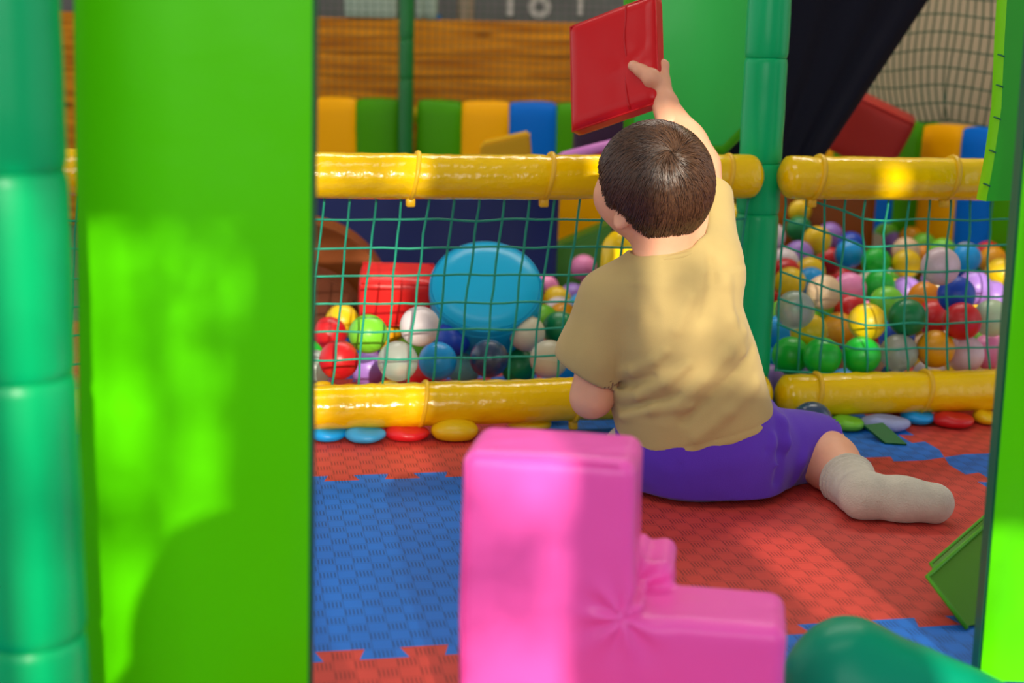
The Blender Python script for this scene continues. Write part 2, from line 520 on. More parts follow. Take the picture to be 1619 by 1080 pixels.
# wood parapet and chalkboard wall at the back
def back_box(bm, x0, y0, x1, y1, Y, dep=0.03, bevel=0.003):
    a, b = P(x0, y1, Y), P(x1, y0, Y)
    return add_box(bm, (a.x, Y, a.z), (b.x, Y + dep, b.z), bevel=bevel, seg=1)
WB = 4.75
wz = [P(700, y, WB).z for y in (31, 88, 104, 166)]
bm = bmesh.new(); add_box(bm, (-1.9, WB + 0.045, -0.012), (0.75, WB + 0.075, wz[0] - 0.006))
plankwall = struct('wall_front', bm, mat('plank_backing', (70, 44, 20), 0.8), smooth=False)
zs = [0.0, 0.13, 0.26, 0.39, wz[3] + 0.015, wz[3] + 0.015 + (wz[1] - wz[3] - 0.015) , wz[0]]
zs = [-0.01, 0.12, 0.25, 0.38, 0.50, wz[1], wz[0]]
for k in range(len(zs) - 1):
    for x0, x1 in ((-1.9, -0.345), (-0.345, 0.75)):
        bm = bmesh.new()
        add_box(bm, (x0 + 0.002, WB, zs[k] + 0.001), (x1 - 0.002, WB + 0.044, zs[k + 1] - 0.001), bevel=0.002, seg=1)
        obj('plank', bm, WOOD, plankwall, smooth=False)
CBY = 5.2
bm = bmesh.new(); add_box(bm, (-2.2, CBY, -0.012), (1.0, CBY + 0.06, 2.42))
board = struct('wall_chalkboard', bm, BOARD, smooth=False)
# writing on the board: a bar and a ring (I O)
def board_pt(x, y): return P(x, y, CBY - 0.004)
bm = bmesh.new(); a, b = board_pt(800, 26), board_pt(813, -30); add_box(bm, (a.x, CBY - 0.006, a.z), (b.x, CBY, b.z))
obj('letter', bm, CHALK, board, smooth=False)
bm = bmesh.new(); c = board_pt(853, 11)
rr = 17.5 * CBY / F_PX
ring = [(math.cos(k * math.pi / 16), math.sin(k * math.pi / 16)) for k in range(32)]
for k in range(32):
    q = [Vector((c.x + ring[kk % 32][0] * rad, c.y, c.z + ring[kk % 32][1] * rad)) for kk, rad in ((k, rr), (k + 1, rr), (k + 1, rr * 0.42), (k, rr * 0.42))]
    add_prism(bm, q, (0, 0.004, 0))
obj('letter', bm, CHALK, board, smooth=False)
bm = bmesh.new(); a, b = board_pt(912, 24), board_pt(923, -30); add_box(bm, (a.x, CBY - 0.006, a.z), (b.x, CBY, b.z))
obj('letter', bm, CHALK, board, smooth=False)

# beige wall at the right, standing at an angle
B0, B1 = P(1180, 300, 4.35), P(1660, 300, 3.32)
B0.z = B1.z = 0
DW = (B1 - B0).normalized(); NW = Vector((DW.y, -DW.x, 0))      # NW points to the camera side
if NW.y > 0: NW = -NW
LW = (B1 - B0).length
Mw = frame(B0, DW, -NW, ZZ)
bm = bmesh.new(); add_box(bm, (-0.3, 0.22, -0.012), (LW + 0.8, 0.28, 2.42), Mw)
struct('wall_right', bm, BEIGE, smooth=False)

# things standing on the parapet
def parapet_thing(name, label, cat, x0, x1, y0, m, kind, dep=0.10):
    a, b = P(x0, 31, WB + 0.02), P(x1, y0, WB + 0.02)
    z0 = wz[0] if kind != 'floor' else 0
    bm = bmesh.new()
    wdt = b.x - a.x; h = b.z - z0
    if kind == 'box': soft_box(bm, (wdt, dep, h), 0.008, 6, 0.003, M=Matrix.Translation(((a.x + b.x) / 2, WB + 0.022 + dep / 2 - 0.03, z0)))
    else: add_lathe(bm, [(wdt * .5, 0), (wdt * .52, h * .5), (wdt * .45, h * .72), (wdt * .2, h * .85), (wdt * .2, h)], Matrix.Translation(((a.x + b.x) / 2, WB + 0.03, z0)), 20)
    return obj(name, bm, m, label=label, cat=cat, auto=40)
parapet_thing('storage_box', 'pale mint box on the plank parapet, left of the far green post', 'box', 546, 628, -25, mat('mint_plastic', (160, 178, 160), 0.5, var=.08, vscale=14), 'box')
parapet_thing('storage_box', 'small pale mint box on the parapet right of the far green post', 'box', 658, 672, -12, mat('mint_plastic', (160, 178, 160), 0.5), 'box')
parapet_thing('storage_box', 'tall pale box behind the small blue tub on the parapet', 'box', 672, 692, -30, mat('mint_plastic', (160, 178, 160), 0.5), 'box', 0.03)
parapet_thing('tub', 'small blue tub on the plank parapet right of the far green post', 'tub', 675, 697, 19, mat('tub_blue', (20, 108, 175), 0.4), 'lathe')
parapet_thing('bottle', 'beige bottle standing on the plank parapet', 'bottle', 722, 750, -40, mat('bottle_beige', (140, 122, 98), 0.5), 'lathe')

# padded barrier along the back of the pit
PY = 4.45
ptop = P(600, 158, PY).z
br = thing('padded_barrier', 'back barrier of the ball pit with yellow, green and blue pads', 'barrier', (P(640, 300, PY).x, PY, 0))
def pad(bm, x0, x1, z0, z1, M=None, dep=0.09, seed=0):
    soft_box(bm, (x1 - x0, dep, z1 - z0), 0.012, 9, 0.005, 0.003, 9, (M or Matrix.Identity(4)) @ Matrix.Translation(((x0 + x1) / 2, dep / 2, z0)), seed)
pads = [(430, 494, PADG), (496, 562, PADY), (563, 630, PADG), (660, 729, PADG), (730, 804, PADY), (805, 879, PADB), (880, 950, PADG), (951, 1022, PADY), (1023, 1095, PADB), (1096, 1166, PADG)]
for k, (x0, x1, m) in enumerate(pads):
    a, b = P(x0 - 1.5, 200, PY).x, P(x1 + 1.5, 200, PY).x
    bm = bmesh.new(); pad(bm, a, b, 0.0, ptop, Matrix.Translation((0, PY, 0)), seed=k)
    obj('pad', bm, m, br)
for xa, xb in ((420, 637), (648, 1170)):
    bm = bmesh.new(); za = ptop - 0.045
    add_tube(bm, [(P(xa, 200, PY).x, PY + 0.045, za), (P((xa + xb) / 2, 200, PY).x, PY + 0.045, za), (P(xb, 200, PY).x, PY + 0.045, za)], 0.026, 16)
    obj('rail', bm, YELLOW, br)
# angled barrier on the right
def tw(px, py=300):                      # distance along the angled wall seen at a pixel
    dr = ray(px, py); o = Vector((0, 0, CAM_H)); k = (B0 - o).dot(NW) / dr.dot(NW)
    return (o + dr * k - B0).dot(DW), (o + dr * k).z
br2 = thing('padded_barrier', 'angled side barrier of the ball pit below the beige wall, right of the post', 'barrier', tuple(B0 + DW * LW / 2))
ztop2 = tw(1500, 200)[1]
cols2 = [PADB, PADY, PADG, PADB, PADG, PADY, PADB, PADG, PADY]
xs2 = [1215, 1262, 1312, 1362, 1411, 1449, 1511, 1569, 1628, 1690]
for k, m in enumerate([PADG, PADY, PADG, PADB, PADG, PADY, PADB, PADG, PADY]):
    a, b = tw(xs2[k])[0], tw(xs2[k + 1])[0]
    bm = bmesh.new(); pad(bm, a - .002, b + .002, 0.0, ztop2, Mw, seed=20 + k)
    obj('pad', bm, m, br2)

# nets above the barriers
def net_obj(name, label, pt, nu, nv, r, m, sides=5, group=None, extra=None, sub=1):
    """pt(u, v) -> point for integer-ish mesh coordinates; nu x nv cells"""
    bm = bmesh.new()
    for i in range(nu + 1):
        add_tube(bm, [pt(i, j / sub) for j in range(nv * sub + 1)], r, sides)
    for j in range(nv + 1):
        add_tube(bm, [pt(i / sub, j) for i in range(nu * sub + 1)], r, sides)
    if extra:
        for i in range(nu + 1):
            for j in range(nv + 1):
                bmesh.ops.create_icosphere(bm, subdivisions=1, radius=extra, matrix=Matrix.Translation(pt(i, j)))
    return obj(name, bm, m, label=label, cat='net')
def far_net(i, j):
    x0, x1 = P(430, 0, PY + .04).x, P(1000, 0, PY + .04).x
    return Vector((x0 + (x1 - x0) * i / 46, PY + 0.05 + 0.006 * math.sin(i * .7 + j), ptop - 0.02 + j * 0.0235))
net_obj('safety_net', 'fine dark net in front of the wooden plank wall', far_net, 46, 18, 0.0011, NETD, 4)
tn0, tn1 = tw(1255)[0], tw(1660)[0]
def side_net(i, j):
    f = i / 36; sag = 0.025 * math.exp(-j / 1.3)
    p = B0 + DW * (tn0 + (tn1 - tn0) * f + 0.012 * math.sin(j * .5 + i * .2) + (0.04 * math.exp(-j / 2.0) if i < 22 else 0)) - NW * (0.045 - 0.03 * math.sin(f * 3))
    p.z = ztop2 + 0.006 + j * 0.044 + 0.008 * math.sin(i * 0.35 + j * .2)
    return p
net_obj('safety_net', 'green square-mesh net hanging before the beige wall at right', side_net, 36, 14, 0.0022, NETD, 5)

# far green post
def post(name, label, x, y, r, zs_, m, n=28, group=None):
    t = thing(name, label, 'post', (x, y, 0), group)
    for a, b in zip(zs_, zs_[1:]):
        bm = bmesh.new(); h = b - a
        prof = [(r * .93, 0), (r * .965, .002), (r, .009)]
        k = max(2, int(h / 0.03))
        for i in range(1, k): prof.append((r * (1 + .012 * math.sin(i * 1.9 + a * 9)), .016 + (h - .032) * i / k))
        prof += [(r, h - .009), (r * .965, h - .002), (r * .93, h)]
        sd = random.random() * 50
        def warp(q, an, sd=sd):
            k_ = 1 + 0.03 * noise.noise(Vector((math.cos(an) * 1.2, math.sin(an) * 1.2, q.z * 8 + sd)))
            return Vector((q.x * k_, q.y * k_, q.z))
        add_lathe(bm, prof, Matrix.Translation((x, y, a)), n, warp=warp)
        obj('foam_sleeve', bm, m, t)
    return t
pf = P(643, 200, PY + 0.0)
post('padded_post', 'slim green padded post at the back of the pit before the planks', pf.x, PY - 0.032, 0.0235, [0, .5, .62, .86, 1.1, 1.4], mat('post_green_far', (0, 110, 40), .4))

# ------------------------------------------------------------------ rails
def strap_ring(name, parent, t, zc, r, m):
    bm = bmesh.new(); n = 40; w_ = 0.0036
    rows = []
    for k in range(n):
        a = 2 * math.pi * k / n
        ro = [(r - .002, -w_), (r + .0022, -w_ * .9), (r + .0034, 0), (r + .0022, w_ * .9), (r - .002, w_)]
        sk = 0.012 * math.sin(a)
        rows.append([bm.verts.new(fence(t + s + sk * 0.5, zc + rad * math.sin(a), -rad * math.cos(a))) for rad, s in ro])
    for k in range(n):
        A, B = rows[k], rows[(k + 1) % n]
        for i in range(4): bm.faces.new((A[i], A[i + 1], B[i + 1], B[i]))
    ring_ = obj(name, bm, m, parent)
    bm = bmesh.new(); add_box(bm, (-.007, -.006, -.009), (.007, .006, .005), frame(fence(t - .006, zc - r - .004, -r * .1), U, V, ZZ), .002, 1)
    obj('buckle', bm, m, ring_)
def rail(label, t0, t1, zc, ends, straps, seed):
    t = thing('padded_rail', label, 'rail', tuple(fence((t0 + t1) / 2, 0)))
    bm = bmesh.new(); L_ = t1 - t0; n = max(20, int(L_ / 0.006)); m_ = 36
    rows = []
    for i in range(n + 1):
        s = i / n * L_
        e = 1.0; 
        if ends[0]: e = min(e, math.sqrt(max(0.20, 1 - max(0, 1 - s / .024) ** 3)))
        if ends[1]: e = min(e, math.sqrt(max(0.20, 1 - max(0, 1 - (L_ - s) / .024) ** 3)))
        near = min([abs(t0 + s - q) for q in straps] + [9])
        row = []
        for k in range(m_):
            a = 2 * math.pi * k / m_
            q = Vector((s * 9 + seed * 7, math.cos(a) * 1.1, math.sin(a) * 1.1))
            wv = 0.030 * noise.noise(q) + 0.022 * noise.noise(Vector((s * 34 + seed, math.cos(a) * 1.6, math.sin(a) * 1.6)))
            wv += 0.03 * math.exp(-near / .02) * noise.noise(Vector((s * 60, math.cos(a) * 3, math.sin(a) * 3 + seed)))
            rr_ = RR * e * (1 + wv - .03 * math.exp(-(near / .006) ** 2))
            # sewn seam with small gathers along the upper back
            ds = math.atan2(math.sin(a - 1.9), math.cos(a - 1.9))
            rr_ *= 1 + .035 * math.exp(-(ds / .12) ** 2) * (1 + .6 * math.sin(s * 190))
            row.append(bm.verts.new(fence(t0 + s, zc + rr_ * math.sin(a) + 0.002 * math.sin(s * 5 + seed), -rr_ * math.cos(a))))
        rows.append(row)
    for A, B in zip(rows, rows[1:]):
        for k in range(m_): bm.faces.new((A[k], A[(k + 1) % m_], B[(k + 1) % m_], B[k]))
    bm.faces.new(rows[0][::-1]); bm.faces.new(rows[-1])
    obj('cover', bm, YELLOW, t)
    for q in straps: strap_ring('cable_tie', t, q, zc, RR, STRAP)
    return t
TP = T_(1208, 450)                          # the post's place along the fence
rail('upper yellow padded rail left of the green post, behind the child', T_(-60, 277), T_(1203, 277), Z_UP, (0, 1), [T_(655, 277), T_(866, 277), T_(1146, 277)], 1)
rail('lower yellow padded rail left of the green post, under the net', T_(-60), T_(1216), Z_LOW, (0, 1), [T_(668), T_(912)], 2)
rail('upper yellow padded rail right of the green post', T_(1234, 277), T_(1720, 277), Z_UP, (1, 0), [T_(1290, 277), T_(1500, 277)], 3)
rail('lower yellow padded rail right of the green post', T_(1228), T_(1720), Z_LOW, (1, 0), [T_(1284), T_(1456)], 4)

pp = fence(TP, 0, 0.048)
seam = [on_fence(1210, y, 0.048)[1] for y in (592, 337, 258, 92, -75)]
post('padded_post', 'tall green padded post between the two netted bays', pp.x, pp.y, 0.0345, [0.0] + seam + [seam[-1] + .3], POSTG)

pq = fence(T_(-70), 0, 0.03)
post('padded_post', 'green padded post at the far left end of the netted fence, out past the pillar', pq.x, pq.y, 0.0345, [0.0, .12, .30, .46, .7, 1.0], POSTG)

# ------------------------------------------------------------------ nets of the two bays
mesh_w = 0.0397
zl0, zl1 = Z_LOW + RR * .75, Z_UP - RR * .75
nrow = 7
tl0 = T_(-30)
def left_net(i, j):
    z = zl0 + (zl1 - zl0) * j / nrow
    t = tl0 + i * mesh_w + 0.030 * j / nrow
    kx = 0.004 * noise.noise(Vector((i * .9, j * .9, 3.3)))
    kz = 0.0035 * noise.noise(Vector((i * .7, j * .7, 8.1)))
    return fence(t + kx, z + kz, 0.012 + 0.006 * math.sin(j / nrow * math.pi) + .003 * noise.noise(Vector((i * .5, j * .5, 1))))
nl = int((TP - .04 - tl0) / mesh_w)
net_obj('safety_net', 'teal square-mesh net of the left bay, in front of the blue drum', left_net, nl, nrow, 0.0019, NETM, 6, extra=0.003, sub=2)
tr0 = TP + 0.033
mesh_r = 0.0372
def right_net(i, j):
    z = zl0 + (zl1 - zl0) * j / nrow
    t = tr0 + i * mesh_r + 0.012 * (1 - j / nrow) ** 2 * (i / 4 if i < 4 else 1) - .012 * (j / nrow) * (1 if i > 2 else i / 3)
    lift = 0.045 * max(0, 1 - (t - tr0) / 0.14) * (1 if 0 < j < nrow else 0.3)
    bulge = 0.012 + 0.004 * math.sin(j / nrow * math.pi)
    kx = 0.0055 * noise.noise(Vector((i * .8, j * .8, 13.3))); kz = 0.004 * noise.noise(Vector((i * .7, j * .7, 18.1)))
    return fence(t + kx, min(zl1 + .012, z + lift + kz), bulge)
net_obj('safety_net', 'teal square-mesh net of the right bay, in front of the balls', right_net, 13, nrow, 0.0019, NETM, 6, extra=0.003, sub=2)

# ------------------------------------------------------------------ green pads of the frame
def slab(name, label, cat, pts, Y, dep, m, m_edge, bev=0.008, puff=None):
    """upright padded panel from pixel corners at distance Y; the far side and rim are the darker piping"""
    q = [P(x, y, Y) for x, y in pts]
    base = Vector((sum(p.x for p in q) / len(q), Y, min(p.z for p in q)))
    t = thing(name, label, cat, tuple(base))
    bm = bmesh.new(); add_prism(bm, q, (0, dep, 0))
    es = [e for e in bm.edges]
    bmesh.ops.bevel(bm, geom=es, offset=bev, segments=3, affect='EDGES', profile=.5)
    obj('cover', bm, m, t, auto=50)
    bm = bmesh.new()
    add_tube(bm, [p + Vector((0, dep * .5, 0)) for p in q], dep * .5, 10, closed=True)
    obj('edge_binding', bm, m_edge, t)
    return t
def grid_slab(name, label, cat, corners, Y, dep, m, m_edge, nu=24, nv=60, wr=0.002, bulge=0.0025):
    """corners: pixel TL, TR, BR, BL -> slightly wavy padded board with bound edges"""
    q = [P(x, y, Y) for x, y in corners]
    # run it down to the floor and up beyond the frame
    def ext(a, b, z): k = (z - a.z) / (b.z - a.z); return a + (b - a) * k
    zt, zb = 0.98, 0.004
    TL, BL = ext(q[0], q[3], zt), ext(q[0], q[3], zb); TR, BR = ext(q[1], q[2], zt), ext(q[1], q[2], zb)
    t = thing(name, label, cat, tuple((BL + BR) / 2))
    bm = bmesh.new(); rows = []
    for j in range(nv + 1):
        v = j / nv; row = []
        a, b = BL + (TL - BL) * v, BR + (TR - BR) * v
        for i in range(nu + 1):
            u = i / nu; p = a + (b - a) * u
            k = min(1, (1 - abs(2 * u - 1)) * 9)
            off = bulge * (1 - (1 - k) ** 2) + wr * k * (noise.noise(Vector((u * 2.2, v * 5, 4))) + .4 * noise.noise(Vector((u * 6, v * 12, 9))))
            row.append(bm.verts.new(p - Vector((0, off, 0))))
        rows.append(row)
    for A, B in zip(rows, rows[1:]):
        for i in range(nu): bm.faces.new((A[i], A[i + 1], B[i + 1], B[i]))
    obj('front_cover', bm, m, t)
    bm = bmesh.new()
    add_prism(bm, [BL + Vector((-.0015, .0005, 0)), BR + Vector((.0015, .0005, 0)), TR + Vector((.0015, .0005, 0)), TL + Vector((-.0015, .0005, 0))], (0, dep, 0))
    bmesh.ops.bevel(bm, geom=bm.edges[:], offset=0.003, segments=2, affect='EDGES')
    obj('edge_binding', bm, m_edge, t, auto=40)
    return t
grid_slab('padded_partition', 'broad lime green padded panel close to the camera at left', 'panel', [(117, 0), (494, 0), (487, 1080), (131, 1080)], 1.05, 0.022, LIME, LIME_DARK)
grid_slab('padded_partition', 'lime green padded panel at the right edge with dark bound side', 'panel', [(1636, 60), (2000, 60), (1908, 1080), (1549, 1080)], 1.30, 0.026, LIME, LIME_DARK)
xl = P(28, 540, 0.95)
post('padded_post', 'thick green padded post at the left edge of the picture', xl.x, 0.95, 0.0375,
     [0.0, P(50, 1035, .915).z, P(50, 612, .915).z, P(50, 277, .915).z, .72, .98], POSTG, 40)

# hanging pads
gp = slab('hanging_pad', 'mid green hanging pad with cut corner beside the green post', 'pad',
          [(1000, -90), (1190, -90), (1178, 200), (1143, 234), (1000, 234)], 2.62, 0.035, GRN, GRNEDGE)
t = thing('hanging_pad', 'narrow lime green strip hanging in front of the upper right rail', 'pad', tuple(P(1580, 318, 2.1)))
q = [P(1586, -40, 2.1), P(1580, 60, 2.1), P(1575, 170, 2.1), P(1562, 260, 2.1), P(1551, 317, 2.1)]
wv = Vector((0.14, 0.06, 0)); th = Vector((0.004, -0.011, 0))
bm = bmesh.new()
rows = [[bm.verts.new(p + o) for o in (th, th + wv, th + wv + Vector((0, .02, 0)), Vector((0, .02, 0)) + th)] for p in q]
for A, B in zip(rows, rows[1:]):
    for k in range(4): bm.faces.new((A[k], A[(k + 1) % 4], B[(k + 1) % 4], B[k]))
bm.faces.new(rows[0]); bm.faces.new(rows[-1][::-1])
obj('cover', bm, vinyl('lime_deep', (28, 170, 10), .4), t, auto=30)
bm = bmesh.new()
rows = [[bm.verts.new(p + o) for o in (Vector((0, 0, 0)), th, th + Vector((0, .02, 0)), Vector((0, .022, 0)))] for p in q]
for A, B in zip(rows, rows[1:]):
    for k in range(4): bm.faces.new((A[k], A[(k + 1) % 4], B[(k + 1) % 4], B[k]))
bm.faces.new(rows[0]); bm.faces.new(rows[-1][::-1])
obj('edge_strip', bm, vinyl('lime_sunlit', (130, 225, 8), .4), t, auto=30)  # sunlight on the edge put into a brighter green
for y in (86, 134, 185, 237, 290):
    k = min(range(4), key=lambda k: 0 if (px_of(q[k])[1] <= y <= px_of(q[k + 1])[1]) else 1)
    f = (y - px_of(q[k])[1]) / (px_of(q[k + 1])[1] - px_of(q[k])[1]); p = q[k].lerp(q[k + 1], f)
    bm = bmesh.new(); add_tube(bm, [p + Vector((-.0015, -.001, 0)), p + th * 0.5 + Vector((-.001, -.0015, -.001)), p + th + Vector((.001, -.001, -.003))], 0.0013, 5)
    obj('lace', bm, LIME_DARK, t)

# ------------------------------------------------------------------ navy tarp and blocks behind the right bay
def sheet(name, label, cat, TL, TR, BR, BL, m, dep=0.02, fold=0.02, nf=5, nu=40, nv=20, parent=None):
    bm = bmesh.new(); rows = []
    nrm = (TR - TL).cross(BL - TL).normalized()
    for j in range(nv + 1):
        v = j / nv; a, b = TL.lerp(BL, v), TR.lerp(BR, v); row = []
        for i in range(nu + 1):
            u = i / nu
            o = fold * (math.sin(u * nf * 6.28 + v * .7) * .5 + noise.noise(Vector((u * nf, v * 1.5, 2))))
            row.append(bm.verts.new(a.lerp(b, u) + nrm * o))
        rows.append(row)
    for A, B in zip(rows, rows[1:]):
        for i in range(nu): bm.faces.new((A[i], A[i + 1], B[i + 1], B[i]))
    g = bmesh.ops.extrude_face_region(bm, geom=bm.faces[:])
    for v in [x for x in g['geom'] if isinstance(x, bmesh.types.BMVert)]: v.co += Vector((0, dep, 0))
    return obj(name, bm, m, parent, label=label, cat=cat)
sheet('slide_cover', 'dark navy slide cover slanting up beside the green post', 'slide',
      P(1150, -150, 3.05), P(1570, -150, 3.3), P(1268, 300, 2.95), P(1150, 300, 2.85), NAVYD, 0.03, 0.012, 4)
def block(name, label, px_c, py_b, Y, size, m, rot=(0, 0, 0), puff=.004, r=.008, seam=True, wr=.0015, seed=3, z=None, cat='foam block', n=8):
    p = P(px_c, py_b, Y)
    if z is not None: p.z = z
    M = Matrix.Translation(p) @ Matrix.Rotation(rot[2], 4, 'Z') @ Matrix.Rotation(rot[0], 4, 'X') @ Matrix.Rotation(rot[1], 4, 'Y')
    t = thing(name, label, cat, tuple(p))
    bm = bmesh.new(); soft_box(bm, size, r, n, puff, wr, 14, M, seed); obj('cover', bm, m, t)
    if seam:
        bm = bmesh.new(); sx, sy, sz = [s / 2 - r * .25 for s in size]
        for zz in (r * .3, size[2] - r * .3):
            add_tube(bm, [M @ Vector(c) for c in ((-sx, -sy, zz), (sx, -sy, zz), (sx, sy, zz), (-sx, sy, zz))], .0016, 5, closed=True)
        obj('piping', bm, m, t)
    return t
ob = block('foam_block', 'orange foam block under the red one, behind the right net', 1296, 420, 3.66, (0.235, 0.12, 0.312), ORANGE, (0, 0, R(8)), z=0.0, seam=False)
block('foam_block', 'large dark red foam block behind the upper right rail', 1352, 255, 3.66, (0.175, 0.14, 0.15), vinyl('red_dark', (176, 44, 36), .45), (R(6), R(24), R(-14)), z=0.345)

# ------------------------------------------------------------------ things inside the left bay
sheet('pit_drape', 'navy blue vinyl drape hanging behind the blue drum', 'drape', P(440, 290, 3.5), P(886, 290, 3.5), P(874, 560, 3.4), P(440, 560, 3.4), NAVY, 0.03, 0.02, 2)
# green ramp in front of the yellow pads
q = [P(868, 396, 3.6), P(1040, 322, 3.6), P(1080, 470, 3.5), P(868, 470, 3.5)]
bm = bmesh.new(); add_prism(bm, q, (0, .12, 0)); bmesh.ops.bevel(bm, geom=bm.edges[:], offset=.008, segments=2, affect='EDGES')
obj('foam_wedge', bm, vinyl('wedge_green', (44, 104, 8), .45), auto=40, label='dark green foam ramp behind the yellow bag and the child', cat='foam wedge')
q = [P(862, 280, 3.95), P(1010, 280, 3.95), P(1030, 480, 3.95), P(862, 480, 3.95)]
bm = bmesh.new(); soft_box(bm, (q[1].x - q[0].x, .1, q[0].z), .015, 8, .008, .003, 8, Matrix.Translation(((q[0].x + q[1].x) / 2, 3.98, 0.0)))
obj('foam_block', bm, PADY, label='tall yellow foam block behind the green ramp, seen through the net', cat='foam block')

def arch(label, cx, cy, Y, ro, ri, dep, m, rz=0, name='foam_arch'):
    c = P(cx, cy, Y); c.z = 0.03
    M = Matrix.Translation(c) @ Matrix.Rotation(rz, 4, 'Z')
    bm = bmesh.new(); n = 24
    out = [Vector((ro * math.cos(math.pi * k / n), 0, ro * math.sin(math.pi * k / n))) for k in range(n + 1)]
    inn = [Vector((ri * math.cos(math.pi * k / n), 0, ri * math.sin(math.pi * k / n))) for k in range(n, -1, -1)] if ri else []
    add_prism(bm, [M @ p for p in out + inn], M.to_3x3() @ Vector((0, dep, 0)))
    bmesh.ops.bevel(bm, geom=[e for e in bm.edges if e.calc_length() < ro * .3 or True], offset=.006, segments=2, affect='EDGES')
    return obj(name, bm, m, label=label, cat='foam block', auto=40)
arch('orange foam arch lying behind the left net near the lime panel', 470, 520, 2.95, 0.205, 0.12, 0.16, vinyl('arch_orange', (140, 68, 10), .45), R(6))
arch('brown foam half disc inside the orange arch behind the left net', 478, 520, 2.75, 0.128, 0, 0.13, BROWN, R(6), 'foam_half_disc')
block('foam_block', 'bright red foam block behind the net, left of the blue drum', 628, 505, 2.58, (0.135, 0.10, 0.088), vinyl('red_bright', (232, 42, 40), .3), (R(14), R(1), R(4)), z=0.112, r=.01)

# blue drum
dc = P(768, 452, 2.50)
dn = Vector((0.02, -math.cos(R(46)), math.sin(R(46)))).normalized()
dx = Vector((1, 0, 0)); dx = (dx - dn * dx.dot(dn)).normalized(); dy = dn.cross(dx)
Md = frame(dc, dx, dy, dn)
dt = thing('foam_drum', 'round blue foam drum leaning on the balls behind the left net', 'foam drum', tuple(dc))
RD, HD = 0.1, 0.085
bm = bmesh.new()
add_lathe(bm, [(RD * .96, -HD), (RD, -HD + .008), (RD * 1.0, -HD * .5), (RD, -.008), (RD * .985, -.002)], Md, 56)
obj('side_cover', bm, CYAN, dt)
bm = bmesh.new()
add_lathe(bm, [(RD * .985, -.002), (RD * .95, .003), (RD * .7, .006), (RD * .4, .008), (RD * .02, .0085)], Md, 56)
obj('face_cover', bm, CYAN, dt)
bm = bmesh.new()
for rr_, zz in ((RD * .99, -.0005), (RD * 1.0, -.018), (RD * 1.0, -HD + .012)):
    add_tube(bm, [Md @ Vector((rr_ * math.cos(k * math.pi / 28), rr_ * math.sin(k * math.pi / 28), zz)) for k in range(56)], .0016, 5, closed=True)
obj('piping', bm, CYAN, dt)

# yellow crumpled bag in the sun
c = P(976, 440, 2.62); bm = bmesh.new()
soft_box(bm, (.075, .06, .135), .018, 10, .006, .007, 22, Matrix.Translation((c.x, c.y, c.z - .055)) @ Matrix.Rotation(R(8), 4, 'Y') @ Matrix.Rotation(R(20), 4, 'Z'), 5)
obj('foam_block', bm, vinyl('yellow_bag', (250, 205, 0), .28), label='small crumpled yellow foam block beside the child, behind the net', cat='foam block')

# purple block and red cushion behind the upper rail
PZ = P(960, 296, 2.95).z
bm = bmesh.new(); a_, b_ = P(978, 300, 2.95).x, P(1100, 300, 2.95).x
soft_box(bm, (b_ - a_, .34, PZ), .012, 8, .004, .002, 12, Matrix.Translation(((a_ + b_) / 2, 2.97, 0)), 4)
obj('foam_block', bm, vinyl('plum_dark', (40, 28, 52), .5), label='tall dark foam pedestal hidden behind the head of the child', cat='foam block')
bm = bmesh.new(); a_, b_ = P(905, 300, 3.1).x, P(1062, 300, 3.1).x; zt_ = P(960, 165, 3.05).z
soft_box(bm, (b_ - a_, .09, zt_ - PZ), .01, 8, .003, .002, 12, Matrix.Translation(((a_ + b_) / 2, 3.09, PZ + .002)), 6)
obj('foam_block', bm, vinyl('plum', (58, 34, 60), .5), label='dark purple foam block below the red slab the child holds', cat='foam block')
c = P(972, 247, 2.88); t = thing('round_cushion', 'red round cushion with pink rim just above the upper rail', 'cushion', tuple(c))
Mc = Matrix.Translation(c) @ Matrix.Rotation(R(-14), 4, 'Y') @ Matrix.Rotation(R(-5), 4, 'X')
bm = bmesh.new(); add_lathe(bm, [(.02, -.05), (.1, -.048), (.115, -.03), (.115, .012), (.1, .02), (.02, .022)], Mc, 40); obj('side_cover', bm, RED, t)
bm = bmesh.new(); add_lathe(bm, [(.116, .012), (.119, .018), (.117, .026), (.10, .032), (.03, .034)], Mc, 40); obj('rim', bm, vinyl('rim_pink', (215, 130, 205), .4), t)
c = P(802, 222, 3.4); bm = bmesh.new()
add_prism(bm, [P(757, 262, 3.4), P(760, 228, 3.4), P(838, 210, 3.4), P(842, 262, 3.4)], (0, .12, 0)); bmesh.ops.bevel(bm, geom=bm.edges[:], offset=.006, segments=2, affect='EDGES')
obj('foam_wedge', bm, vinyl('wedge_yellow', (220, 170, 4), .4), label='yellow foam wedge standing behind the upper left rail', cat='foam wedge', auto=40)
# ------------------------------------------------------------------ pit balls
BALL_R = 0.0325
BC = {'red': (208, 26, 34), 'yellow': (240, 200, 14), 'amber': (235, 160, 8), 'green': (6, 130, 70), 'bright green': (20, 190, 50), 'lime': (120, 205, 50),
      'light blue': (6, 160, 236), 'blue': (16, 72, 190), 'navy': (30, 62, 100), 'lilac': (160, 120, 205), 'pink': (240, 140, 190), 'white': (225, 212, 214),
      'clear': (205, 216, 205), 'peach': (225, 190, 150), 'cream': (214, 206, 176), 'pale teal': (110, 190, 195), 'pale pink': (226, 196, 208), 'pale green': (196, 220, 180),
      'sky': (60, 170, 225), 'orange': (228, 140, 10)}
def ball_mat(c):
    if c == 'clear': return mat('ball_clear', BC[c], .3, .5, trans=.55)
    if c == 'navy': return mat('ball_navy', BC[c], .3, .7, coat=.3)
    return mat('ball_' + c.replace(' ', '_'), BC[c], .36, .5, sss=0)
BALL_ME = {}
